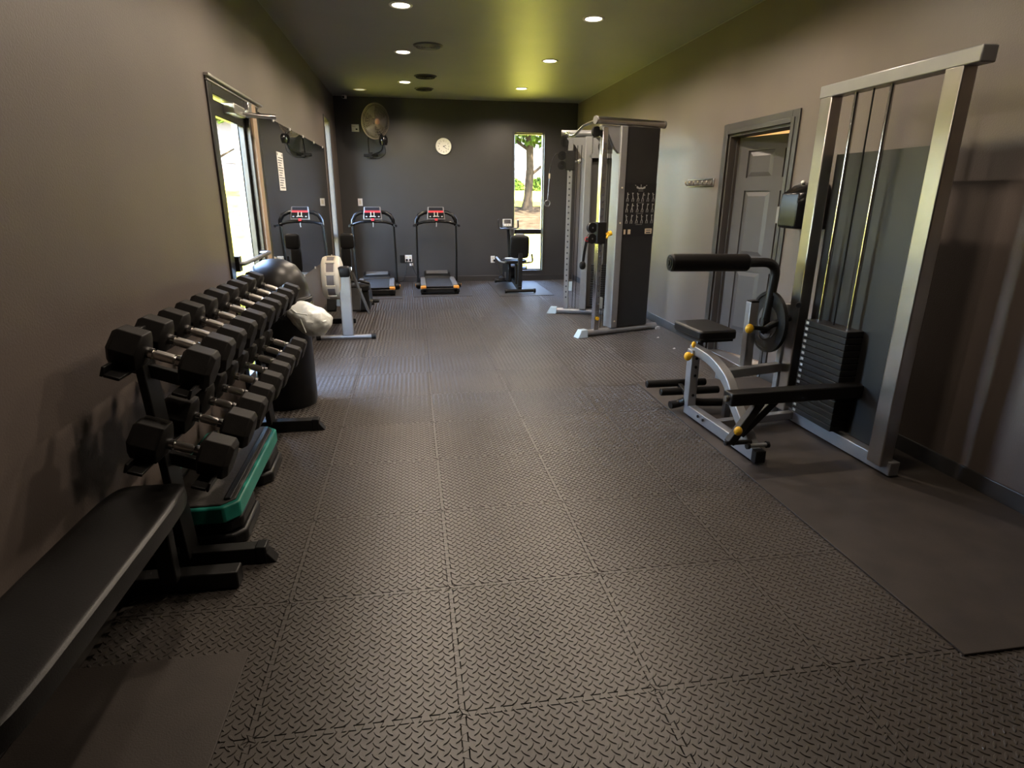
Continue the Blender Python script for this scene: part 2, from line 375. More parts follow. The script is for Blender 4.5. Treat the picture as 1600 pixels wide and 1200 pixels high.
# glass entrance door with panic bar
def empty_struct(name, label):
    r = bpy.data.objects.new(name, None); COL.objects.link(r); r['kind'] = 'structure'; r['label'] = label; return r
d1 = empty_struct('door_1', 'glass entrance door with dark metal frame, push bar and closer')
y0, y1, _, zt = D1
fr = MB()
fr.bb(XL - .075, XL + .012, y0 - .06, y0 + .035, 0, zt + .06).bb(XL - .075, XL + .012, y1 - .02, y1 + .02, 0, zt + .06).bb(XL - .075, XL + .012, y0 + .035, y1 - .02, zt - .03, zt + .06)
fr.build('door_frame', M_ALU, d1, .004)
MB().bb(XL, XL + .03, y1 + .02, y1 + .135, 0, zt + .03).build('side_casing', M_TANW, d1, .004)
MB().bb(XL, XL + .02, y1 + .14, y1 + .245, 0, zt + .03).build('side_trim', M_ALU, d1, .003)
MB().bb(XL, XL + .028, y0 - .06, y1 + .40, zt + .055, zt + .07).bb(XL, XL + .02, y0 - .06, y1 + .30, zt + .03, zt + .04).build('head_track', M_ALUL, d1, .002)
lf = MB(); lx0, lx1 = XL - .058, XL - .022; ly0, ly1 = y0 + .04, y1 - .024
lf.bb(lx0, lx1, ly0, ly0 + .10, .01, zt - .045).bb(lx0, lx1, ly1 - .05, ly1, .01, zt - .045).bb(lx0, lx1, ly0 + .10, ly1 - .05, .01, .22).bb(lx0, lx1, ly0 + .10, ly1 - .05, zt - .14, zt - .045)
leaf = lf.build('leaf_frame', M_ALU, d1, .004)
MB().bb(XL - .043, XL - .038, ly0 + .10, ly1 - .05, .22, zt - .14).build('pane', M_GLASS, d1, smooth=False)
MB().bb(XL - .115, XL - .076, y1 - .035, y1 + .05, 0, zt).build('outer_jamb', mat('cream_paint', (.62, .55, .42), .5), d1)
pb = MB().tube(round_path([(XL - .04, ly0 + .03, 1.02), (XL + .05, ly0 + .05, 1.02), (XL + .06, ly1 - .03, 1.03), (XL - .02, ly1 - .02, 1.03)], .03), .015, 10)
pb.build('push_bar', M_SILD, d1)
MB().bb(XL - .04, XL + .03, ly0 + .02, ly0 + .09, .97, 1.07).build('bar_bracket', M_ALU, d1, .004)
cl = MB().bb(XL - .035, XL + .045, 4.52, 4.80, zt - .10, zt - .035)
clo = cl.build('door_closer', M_ALUL, d1, .006)
MB().cyl((XL + .005, 4.86, 2.005), (XL + .215, 4.95, 2.005), .018, 12).build('closer_arm', M_STEEL, d1)
MB().cyl((XL + .02, 4.70, 2.0), (XL + .20, 4.95, 2.0), .009, 10).build('closer_arm', M_STEEL, d1)
MB().bb(XL, XL + .04, 4.93, 5.02, 2.0, 2.10).build('closer_bracket', M_ALUL, d1, .004)
MB().bb(XL - .0215, XL - .0195, 4.205, 4.31, 1.33, 1.46).build('notice', M_PAPER, d1, smooth=False)
sg = MB()
for k in range(5): sg.bb(XL - .0194, XL - .0191, 4.22, 4.29 - .012 * (k % 2), 1.352 + .02 * k, 1.360 + .02 * k)
sg.build('notice_text', M_INK, d1, smooth=False)

# panel door, slightly ajar into the next room
d2 = empty_struct('door_2', 'grey six-panel door standing slightly ajar in a dark casing')
y0, y1, _, zt = D2
c = MB()
for a, b in ((.0, .014), (.052, .022)):
    w = .09 - a
    c.bb(XR - b, XR, y1 + .005, y1 + .005 + w, 0, zt + .005 + w).bb(XR - b, XR, y0 - .005 - w, y0 - .005, 0, zt + .005 + w).bb(XR - b, XR, y0 - .005, y1 + .005, zt + .005, zt + .005 + w)
c.build('casing', M_TRIM, d2, .003)
j = MB().bb(XR, XR + WT, y1 - .018, y1, 0, zt).bb(XR, XR + WT, y0, y0 + .018, 0, zt).bb(XR, XR + WT, y0 + .018, y1 - .018, zt - .018, zt)
j.bb(XR + .06, XR + .09, y1 - .032, y1 - .018, 0, zt - .018).bb(XR + .06, XR + .09, y0 + .018, y0 + .032, 0, zt - .018)
j.build('jamb', M_TRIM, d2, .002)
lw, lh = y1 - y0 - .046, zt - .035
lm = Matrix.Translation((XR + .105, y1 - .022, .012)) @ Matrix.Rotation(math.radians(19), 4, 'Z') @ Matrix.Rotation(-PI / 2, 4, 'Z')
# leaf drawn with u along its width from the hinge, w up; local x -> u, y -> outward (towards the gym = -y)
def leaf_box(mb, u0, u1, z0, z1, t0, t1): return mb.box(((u0 + u1) / 2, (t0 + t1) / 2, (z0 + z1) / 2), (u1 - u0, abs(t1 - t0), z1 - z0), mtx=lm)
pan = []
st, mid = .115, lw / 2
for za, zb in ((.22, .80), (.93, 1.51), (1.62, 1.85)):
    for ua, ub in ((st, mid - .05), (mid + .05, lw - st)): pan.append((ua, ub, za, zb))
us = sorted({0, lw, *[p[0] for p in pan], *[p[1] for p in pan]}); zs = sorted({0, lh, *[p[2] for p in pan], *[p[3] for p in pan]})
mb = MB()
for a in range(len(us) - 1):
    for b in range(len(zs) - 1):
        cu, cz = (us[a] + us[a + 1]) / 2, (zs[b] + zs[b + 1]) / 2
        if not any(p[0] < cu < p[1] and p[2] < cz < p[3] for p in pan): leaf_box(mb, us[a], us[a + 1], zs[b], zs[b + 1], -.018, .018)
leaf2 = mb.build('leaf', M_DOOR, d2, smooth=False)
for ua, ub, za, zb in pan:
    mb = MB(); leaf_box(mb, ua, ub, za, zb, -.004, .004)
    e = .035
    base = [(ua + .012, -.006, za + .012), (ub - .012, -.006, za + .012), (ub - .012, -.006, zb - .012), (ua + .012, -.006, zb - .012)]
    for sgn in (1, -1):
        lo = [(u, sgn * -.004, z) for u, _, z in base]; hi = [(u + (e if u < (ua + ub) / 2 else -e), sgn * -.015, z + (e if z < (za + zb) / 2 else -e)) for u, _, z in base]
        mb.add(lo + hi, [(4, 5, 6, 7)] + [(q, (q + 1) % 4, 4 + (q + 1) % 4, 4 + q) for q in range(4)], lm)
    mb.build('panel', M_DOOR, leaf2, smooth=False)
kn = MB(); kp = lm @ Vector((lw - .06, -.018, .98)); kd = lm.to_3x3() @ Vector((0, -1, 0))
kn.cyl(kp, kp + kd * .045, .011, 12); kn.cyl(kp + kd * .045, kp + kd * .075, .028, 16); kn.build('door_knob', M_STEEL, leaf2)
for hz in (.25, 1.0, 1.75):
    MB().bb(XR + .086, XR + .104, y1 - .024, y1 - .016, hz, hz + .09).build('hinge', M_STEEL, d2)
MB().bb(XR, XR + WT, y0 + .02, y1 - .02, -.012, .006).build('threshold', M_ALUL, d2, .003)

# the next room, glimpsed past the door
nr = MB()
nx0, nx1, ny0, ny1 = XR + WT, XR + 2.6, 3.6, 6.6
nr.bb(nx1, nx1 + .1, ny0, ny1, 0, 2.6).bb(nx0, nx1, ny0 - .1, ny0, 0, 2.6).bb(nx0, nx1, ny1, ny1 + .1, 0, 2.6)
struct(nr, 'wall_next_room', mat('warm_wall', (.62, .45, .27), .6), 'warm tan walls of the room beyond the panel door')
struct(MB().bb(nx0, nx1 + .1, ny0 - .1, ny1 + .1, -.06, 0), 'floor_next_room', mat('pale_floor', (.58, .55, .5), .4), 'pale floor of the room beyond the panel door')
struct(MB().bb(nx0, nx1 + .1, ny0 - .1, ny1 + .1, 2.6, 2.7), 'ceiling_next_room', mat('pale_ceiling', (.7, .55, .36), .6), 'tan ceiling of the room beyond the panel door')

# wall mirror held by clips
mi = thing('wall_mirror', 'wide frameless mirror clipped to the dark left wall', 'mirror', (XL + .006, 7.2, .64))
MB().bb(XL + .002, XL + .008, 5.32, 9.12, .64, 2.085).build('glass_sheet', M_MIR, mi, smooth=False)
for yy in (5.9, 6.66, 7.42, 8.2, 8.95):
    for zz in (2.085, .64): MB().bb(XL + .002, XL + .014, yy - .014, yy + .014, zz - .014, zz + .012).build('mirror_clip', M_WHITE, mi, .002)
rs = thing('rules_sign', 'tall white sheet of printed rules stuck on the mirror', 'sign', (XL + .0082, 6.02, 1.50))
MB().bb(XL + .0082, XL + .0095, 5.89, 6.15, 1.50, 1.83).build('sheet', M_PAPER, rs, smooth=False)
mb = MB()
for k in range(13): mb.bb(XL + .0095, XL + .0098, 5.91 + .02 * (k % 3 == 0), 6.13 - .03 * ((k * 7) % 4), 1.520 + .0215 * k, 1.528 + .0215 * k)
mb.bb(XL + .0095, XL + .0098, 5.90, 5.93, 1.80, 1.82).bb(XL + .0095, XL + .0098, 6.10, 6.13, 1.80, 1.82)
mb.build('printed_text', M_INK, rs, smooth=False)

# ================================================================== outdoors
def gz(y): return -.10 + (.0 if y < 11.2 else .172 * (y - 11.2) if y < 18.5 else .172 * 7.3 + .062 * (y - 18.5))
M_GRASS = mat('grass', (.110, .104, .0125), 1., var=.25, vscale=3, bump=.5, bscale=40, col2=(.152, .140, .020), spec=0., wpos=True)
ys = [-30, -5, 5, 11.2] + [11.2 + .73 * k for k in range(1, 11)] + [22, 26, 30, 36, 45, 60, 120]; xs = [-90, -50, -30, -18, -10, -5, -1.4, 0, 2, 4, 6, 10, 16, 24, 40, 90]
vs_ = [(x, y, gz(y)) for y in ys for x in xs]; k = len(xs)
struct(MB().add(vs_, [(j * k + i, j * k + i + 1, (j + 1) * k + i + 1, (j + 1) * k + i) for j in range(len(ys) - 1) for i in range(k - 1)]), 'ground', M_GRASS, 'sunlit grass bank outside the windows', smooth=True)
rr = random.Random(11)
def tree(name, label, x, y, r, h, crown, n, seed):
    R_ = random.Random(seed); z0 = gz(y) - .05; t = thing(name, label, 'tree', (x, y, z0), 'trees on the grass bank')
    M_BARK = mat('bark', (.0145, .0105, .0065), 1., spec=0., var=.35, vscale=14, bump=.8, bscale=25)
    M_LEAF = mat('leaves', (.0075, .0155, .0008), .9, spec=.05, var=.3, vscale=2.5, col2=(.020, .032, .0025))
    b = MB().tube([(x, y, z0), (x - .02, y, z0 + .12), (x, y, z0 + .4), (x + .05, y, z0 + 1.2), (x + .02, y, z0 + 2.2), (x + .1, y, z0 + h)], r, 12, scale=[2.6, 1.7, 1.2, 1.05, 1, .8])
    tr = b.build('trunk', M_BARK, t)
    for q in range(5):
        a = 2 * PI * q / 5 + R_.random(); zb = z0 + 1.0 + .35 * q
        MB().tube([(x + .03, y, zb), (x + .5 * math.cos(a), y + .5 * math.sin(a), zb + .35), (x + 1.5 * math.cos(a), y + 1.5 * math.sin(a), zb + .9)], r * .42, 7, scale=[1, .8, .35]).build('branch', M_BARK, tr)
    lf = MB()
    for q in range(n):
        u = Vector((R_.gauss(0, 1), R_.gauss(0, 1), R_.gauss(0, 1))).normalized() * (R_.random() ** .4)
        p = Vector((x + u.x * crown[0], y + u.y * crown[0], z0 + crown[1] + u.z * crown[2])); s_ = R_.uniform(.07, .14)
        m = Matrix.Translation(p) @ Euler((R_.uniform(0, 6), R_.uniform(0, 6), R_.uniform(0, 6))).to_matrix().to_4x4()
        lf.add([(-s_, 0, 0), (0, -s_ * .5, .01), (s_, 0, 0), (0, s_ * .5, .01)], [(0, 1, 2, 3)], m)
    o = lf.build('foliage', M_LEAF, t, smooth=False); o['kind'] = 'stuff'
    return t
tree('tree', 'shade tree with pale bark seen through the back window', 3.39, 18.0, .105, 3.6, (2.4, 3.3, 1.5), 5200, 4)
tree('tree', 'tree on the bank seen through the glass door', -6.6, 22.0, .12, 4.0, (2.4, 3.9, 1.6), 2600, 5)
mr = MB(); ring = []
for i in range(28):
    a = 2 * PI * i / 28; q = 1.0 + .12 * math.sin(3 * a) + .08 * math.sin(7 * a); px_, py_ = 3.35 + 1.5 * q * math.cos(a), 17.0 + 1.7 * q * math.sin(a); ring.append((px_, py_, gz(py_) + .02))
mr.add([(3.35, 17.0, gz(17.0) + .05)] + ring, [(0, 1 + i, 1 + (i + 1) % 28) for i in range(28)])
tag(mr.build('mulch_bed', mat('mulch', (.0125, .009, .0055), 1., spec=0., var=.4, vscale=5, bump=.8, bscale=18)), 'pale patch of mulch and roots around the tree trunk', 'mulch', kind='stuff')
# houses across the lawn
def house(x0, x1, y, label, wallcol, seed):
    z0 = gz(y) - .1; t = thing('house', label, 'house', ((x0 + x1) / 2, y + 3, z0)); z1 = z0 + 3.0
    w = MB().bb(x0, x1, y, y + 6, z0, z1).build('wall', mat('house_wall_%d' % seed, wallcol, .8, var=.08, vscale=4), t)
    MB().bb(x0 - .02, x1 + .02, y - .06, y, z0, z0 + .9).build('brick_plinth', mat('house_brick', (.03, .014, .01), .85, var=.25, vscale=20), t)
    MB().add([(x0 - .5, y - .6, z1), (x1 + .5, y - .6, z1), (x1 + .5, y + 6.6, z1), (x0 - .5, y + 6.6, z1), (x0 - .5, y + 3, z1 + 2), (x1 + .5, y + 3, z1 + 2)],
             [(0, 1, 5, 4), (2, 3, 4, 5), (1, 2, 5), (3, 0, 4), (0, 3, 2, 1)]).build('roof', mat('shingle', (.025, .022, .021), .9, var=.2, vscale=10), t, smooth=False)
    x = x0 + .7
    while x < x1 - 1.2:
        wf = MB().bb(x, x + 1.0, y - .05, y, z0 + 1.0, z0 + 2.2).build('window', mat('house_trim', (.075, .073, .07), .6), t)
        for q in (0, 1): MB().bb(x + .06 + .46 * q, x + .48 + .46 * q, y - .06, y - .05, z0 + 1.06, z0 + 2.14).build('pane', mat('house_glass', (.10, .13, .15), .1), wf)
        x += 2.1
    return t
house(1.5, 14, 31, 'pale house with brick base across the lawn behind the tree', (.055, .050, .045), 1)
house(-16, -5.2, 33, 'pink-washed house across the lawn beyond the glass door', (.055, .043, .040), 2)
for i, (x, y, s_) in enumerate(((5.7, 27.5, .55), (7.0, 27.8, .6), (4.6, 27.9, .5))):
    R_ = random.Random(30 + i); mb = MB()
    for q in range(420):
        u = Vector((R_.gauss(0, 1), R_.gauss(0, 1), abs(R_.gauss(0, 1)))).normalized() * s_ * R_.uniform(.6, 1); d = R_.uniform(.06, .12)
        m = Matrix.Translation((x + u.x, y + u.y, gz(y) + u.z)) @ Euler((R_.uniform(0, 6), R_.uniform(0, 6), 0)).to_matrix().to_4x4()
        mb.add([(-d, 0, 0), (0, -d * .6, 0), (d, 0, 0), (0, d * .6, 0)], [(0, 1, 2, 3)], m)
    mb.solo('shrub', MATS['leaves'], ['round green shrub in front of the pale house, middle one', 'round green shrub in front of the pale house, rightmost', 'round green shrub in front of the pale house, leftmost'][i], 'shrub', 'shrubs before the pale house', smooth=False)
struct(MB().bb(-2.5, XL - .16, 3.9, 5.4, -.14, -.06), 'pavement', mat('concrete', (.12, .115, .105), .8, var=.1, vscale=2), 'pale concrete doorstep outside the glass door')

# ================================================================== ceiling fittings
def make_light(lit):
    root = thing('recessed_light', '', 'light', local=True, group='recessed ceiling lights')
    MB().lathe([(.072, -.001), (.075, -.006), (.090, -.009), (.098, -.004), (.099, 0)], 32, cap=False).build('trim_ring', M_WHITE if lit else M_CREAM, root)
    MB().lathe([(.0, -.004), (.05, -.004), (.074, -.002)], 28, cap=False).build('lens', M_LENS if lit else M_LENSOFF, root)
    if lit:
        ld = bpy.data.lights.new('lamp', 'SPOT'); ld.energy = LAMP_W; ld.color = (1, .83, .66); ld.spot_size = math.radians(162); ld.spot_blend = .4; ld.shadow_soft_size = .07
        lo = bpy.data.objects.new('lamp', ld); COL.objects.link(lo); lo.parent = root; lo.location = (0, 0, -.02)
    return root
L0 = make_light(True)
spots = [(-.025, 9.3, 'lit recessed ceiling light of the left row, nearest the back wall'), (-.025, 7.46, 'lit recessed ceiling light of the left row, second from the back wall'),
         (-.02, 5.75, 'lit recessed ceiling light of the left row, third from the back wall'), (1.67, 9.5, 'lit recessed ceiling light of the right row, nearest the window wall'),
         (1.67, 7.6, 'lit recessed ceiling light of the right row, second from the window wall'), (1.675, 5.84, 'lit recessed ceiling light of the right row, third from the window wall'),
         (-.02, 4.0, 'lit recessed light of the left row above the dumbbell rack'), (1.675, 4.1, 'lit recessed light of the right row above the arm machine')]
for i, (x, y, lb) in enumerate(spots):
    if i == 0: L0.location = (x, y, ZC); L0['label'] = lb
    else: dup(L0, (x, y, ZC), label=lb)
dimmed = L0.children[-1].data.copy() if L0.children[-1].type == 'LIGHT' else [c for c in L0.children if c.type == 'LIGHT'][0].data.copy()
dimmed.energy = LAMP_W * .42
for x, y, lb in ((-.02, 2.2, 'added weaker recessed light of the left row, out of view just ahead of the viewer'), (1.675, 2.3, 'added weaker recessed light of the right row, out of view just ahead of the viewer')):  # unseen pair added to brighten the near side of the arm machine
    for c in dup(L0, (x, y, ZC), label=lb).children:
        if c.type == 'LIGHT': c.data = dimmed
Lo = make_light(False); Lo.location = (-.70, 10.05, ZC); Lo['label'] = 'dim recessed ceiling light in the back left corner above the fan'
# lamp of the next room
nl = thing('ceiling_lamp', 'round ceiling lamp in the tan room beyond the panel door', 'light', (XR + 1.3, 5.3, 2.6))
MB().lathe([(0, -.07), (.10, -.06), (.15, -.03), (.16, 0)], 24, Matrix.Translation((XR + 1.3, 5.3, 2.6))).build('shade', mat('lamp_shade_lit', (.9, .8, .6), .4, emit=(1, .78, .5), estr=5), nl)
ld = bpy.data.lights.new('lamp', 'POINT'); ld.energy = 75; ld.color = (1, .76, .48); ld.shadow_soft_size = .15
lo = bpy.data.objects.new('lamp', ld); COL.objects.link(lo); lo.parent = nl; lo.location = (0, 0, -.2)
def vent(x, y, r, label):
    t = thing('ceiling_vent', label, 'vent', (x, y, ZC), 'round ceiling vents'); m = Matrix.Translation((x, y, ZC))
    MB().lathe([(r * .86, 0), (r * .88, -.012), (r, -.006), (r * 1.02, 0)], 32, m, cap=False).build('rim', M_TRIM, t)
    for k in range(5):
        q = r * (.16 + .165 * k); MB().lathe([(q, 0), (q, -.020), (q + .005, -.021), (q + .007, 0)], 28, m, cap=False).build('vane_ring', M_GREYL if 'open' in label else M_TRIM, t)  # first vent's pale grey puts its highlights into the colour; others dark
    return t
vent(.24, 7.12, .155, 'round ceiling vent with open vanes beside the second light')
vent(.25, 8.82, .15, 'round ceiling vent with dark vanes, middle of the three')
vent(.25, 9.8, .14, 'round ceiling vent with dark vanes, nearest the clock wall')
sc_ = thing('security_camera', 'small pale security camera in the back left ceiling corner', 'camera', (-.985, 10.55, ZC))
MB().cyl((-.985, 10.55, ZC), (-.985, 10.55, ZC - .02), .03, 14).build('mount', M_GREYL, sc_)
MB().box((-.975, 10.50, ZC - .045), (.06, .10, .05), (math.radians(12), 0, .25)).build('body', M_WHITE, sc_, .008)
MB().cyl((-.985, 10.452, ZC - .055), (-.987, 10.444, ZC - .057), .018, 14).build('lens', M_BLKG, sc_)

# ================================================================== things on the back wall
def text(name, body, size, mtx, m, parent):
    cu = bpy.data.curves.new(name, 'FONT'); cu.body = body; cu.size = size; cu.align_x = 'CENTER'; cu.align_y = 'CENTER'; cu.extrude = .0004; cu.materials.append(m)
    tmp = bpy.data.objects.new(name, cu); COL.objects.link(tmp); bpy.context.view_layer.update()
    me = bpy.data.meshes.new_from_object(tmp.evaluated_get(bpy.context.evaluated_depsgraph_get())); bpy.data.objects.remove(tmp); bpy.data.curves.remove(cu)
    o = bpy.data.objects.new(name, me); COL.objects.link(o); o.parent = parent
    o.matrix_basis = Matrix.Translation(-ORG.get(parent.name, Vector())) @ mtx; return o
ck = thing('wall_clock', 'round white wall clock with black numerals', 'clock', (.567, YB, 2.13))
cz = 2.254; cm = Matrix.Translation((.567, YB - .002, cz)) @ Matrix.Rotation(PI / 2, 4, 'X')
MB().lathe([(.108, 0), (.128, 0), (.132, .02), (.126, .036), (.112, .034), (.110, .02)], 40, cm, cap=False).build('rim', M_WHITE, ck)
MB().lathe([(0, .018), (.112, .018), (.112, .002), (0, .002)], 40, cm).build('dial', M_PAPER, ck)
for h in range(1, 13):
    a = PI / 2 - h * PI / 6
    text('numeral', str(h), .036, cm @ Matrix.Translation((.086 * math.cos(a), .086 * math.sin(a), .0195)), M_INK, ck)
for a, l, w in ((math.radians(22), .052, .008), (math.radians(-38), .078, .006)):
    MB().box((.0, 0, 0), (l, w, .002), mtx=cm @ Matrix.Rotation(a, 4, 'Z') @ Matrix.Translation((l / 2 - .01, 0, .023))).build('clock_hand', M_INK, ck)
MB().lathe([(.007, .02), (.007, .026), (0, .026)], 12, cm).build('hub', M_INK, ck)

def plate(name, label, cat, x, z, w, h, kind, group=None):
    t = thing(name, label, cat, (x, YB, z - h / 2), group)
    MB().box((x, YB - .004, z), (w, .008, h)).build('cover_plate', M_WHITE, t, .003)
    if kind == 'switch':
        MB().box((x, YB - .010, z), (.032, .006, .066)).build('rocker', M_CREAM, t, .002)
    elif kind == 'thermo':
        MB().box((x, YB - .016, z), (w * .86, .018, h * .82)).build('housing', M_WHITE, t, .004)
        MB().box((x + .022, YB - .027, z - .02), (.03, .004, .02)).build('screen', M_DISP, t)
        MB().box((x - .02, YB - .027, z + .02), (.05, .003, .006)).build('grille', M_GREYL, t)
    else:
        n = 2 if kind == 'double' else 1
        for k in range(n):
            ox = x + (k - (n - 1) / 2) * .06
            for oz in (.022, -.022): MB().box((ox, YB - .009, z + oz), (.030, .004, .028)).build('socket', M_CREAM, t, .003)
    return t
plate('light_switch', 'cream light switch on back wall above left treadmill', 'switch', -.86, 1.352, .075, .12, 'switch')
plate('thermostat', 'white thermostat plate beside the wall fan', 'thermostat', -.86, 2.51, .12, .115, 'thermo')
o1 = plate('wall_outlet', 'white double outlet with plugs between the treadmills', 'outlet', -.10, .41, .12, .12, 'double')
o2 = plate('wall_outlet', 'white outlet with plug left of the bike by the window', 'outlet', 1.395, .38, .075, .12, 'single')
def plug(x, z, label, path):
    t = thing('power_cord', label, 'cord', (x, YB - .01, 0))
    MB().box((x, YB - .026, z), (.034, .03, .04)).build('plug', M_BLK, t, .006)
    MB().tube(round_path(path, .08), .006, 8).build('cable', M_BLK, t)
plug(-.13, .385, 'black power cord from outlet to the left treadmill', [(-.13, YB - .04, .385), (-.14, YB - .06, .22), (-.2, YB - .12, .03), (-.30, YB - .2, .015)])
plug(-.07, .385, 'black power cord from outlet to the right treadmill', [(-.07, YB - .04, .385), (-.03, YB - .05, .25), (.04, YB - .08, .1), (.12, YB - .15, .03)])
plug(1.42, .36, 'black power cord from outlet to the bike by the window', [(1.42, YB - .04, .36), (1.47, YB - .1, .28), (1.52, YB - .18, .1), (1.54, YB - .25, .03)])
MB().bb(-.245, -.165, YB - .03, YB - .001, .345, .47).solo('socket_cover', M_BLK, 'black wall box left of the double outlet', 'box', bevel=.004)
MB().bb(-.085, -.025, YB - .035, YB - .001, .285, .325).solo('plug_adapter', M_WHITE, 'small white adapter hanging below the double outlet', 'adapter', bevel=.004)

# wall fan
fn = thing('wall_fan', 'large round wall fan with wire guard and black motor', 'fan', (-.53, YB, 2.05))
fc = Vector((-.515, 10.43, 2.585)); fd = Vector((.62, -.76, -.16)).normalized()
fm = Matrix.Translation(fc) @ fd.to_track_quat('Z', 'Y').to_matrix().to_4x4()
M_WIRE = mat('guard_wire', (.23, .195, .165), .4, metal=.2)
for side, dz in ((1, .05), (-1, -.05)):
    g = MB()
    for k, q in enumerate((.06, .10, .14, .18, .22, .25)):
        zz = dz * math.sqrt(max(.02, 1 - (q / .262) ** 2.4)); g.tube([fm @ Vector((q * math.cos(2 * PI * i / 36), q * math.sin(2 * PI * i / 36), zz)) for i in range(36)], .0016, 5, closed=True)
    for i in range(56):
        a = 2 * PI * i / 56
        g.tube([fm @ Vector((q * math.cos(a + .25 * (q - .05) / .2), q * math.sin(a + .25 * (q - .05) / .2), dz * math.sqrt(max(.0, 1 - (min(q, .2619) / .262) ** 2.4)))) for q in (.045, .10, .16, .21, .245, .262)], .0022, 4)
    g.build('guard', M_WIRE, fn)
MB().tube([fm @ Vector((.262 * math.cos(2 * PI * i / 40), .262 * math.sin(2 * PI * i / 40), 0)) for i in range(40)], .007, 8, closed=True).build('guard_rim', M_WIRE, fn)
MB().lathe([(0, .058), (.035, .056), (.045, .048), (.045, .042)], 20, fm).build('badge', mat('badge_bronze', (.35, .2, .12), .4), fn)
for k in range(3):
    bl = MB(); a0 = 2 * PI * k / 3
    pts = []
    for i in range(5):
        r_ = .05 + .17 * i / 4
        for j_ in range(4):
            a = a0 + (j_ / 3 - .5) * (.5 + .5 * i / 4); pts.append(fm @ Vector((r_ * math.cos(a), r_ * math.sin(a), -.015 + .03 * j_ / 3)))
    bl.add(pts, [(i * 4 + j_, i * 4 + j_ + 1, (i + 1) * 4 + j_ + 1, (i + 1) * 4 + j_) for i in range(4) for j_ in range(3)])
    b = bl.build('blade', M_GREYP, fn); sm = b.modifiers.new('thick', 'SOLIDIFY'); sm.thickness = .004
MB().lathe([(0, -.20), (.06, -.19), (.075, -.14), (.078, -.07), (.05, -.05), (0, -.05)], 22, fm).build('motor', M_BLKG, fn)
mp = fm @ Vector((0, 0, -.14))
MB().lathe([(0, -.075), (.055, -.07), (.07, -.02), (.07, .03), (.05, .07), (0, .075)], 20, Matrix.Translation((-.41, 10.50, 2.31))).build('yoke_housing', M_BLKG, fn)
MB().tube(round_path([(-.41, 10.50, 2.29), (-.45, 10.58, 2.15), (-.62, 10.70, 2.10)], .06), .014, 10).build('bracket_arm', M_BLKM, fn)
MB().tube(round_path([mp + Vector((-.02, 0, -.04)), (-.66, 10.62, 2.3), (-.66, 10.70, 2.12)], .06), .010, 8).build('bracket_brace', M_BLKM, fn)
MB().tube([mp, (-.41, 10.50, 2.33)], .03, 10).build('neck', M_BLKG, fn)
MB().bb(-.75, -.52, YB - .03, YB - .001, 2.075, 2.115).bb(-.65, -.60, YB - .05, YB - .001, 2.05, 2.14).build('wall_plate', M_BLKM, fn, .004)
MB().tube(round_path([(-.40, 10.5, 2.25), (-.38, 10.66, 2.12), (-.5, 10.72, 2.04), (-.7, YB - .01, 2.05)], .08), .004, 6).build('cord', M_BLK, fn)

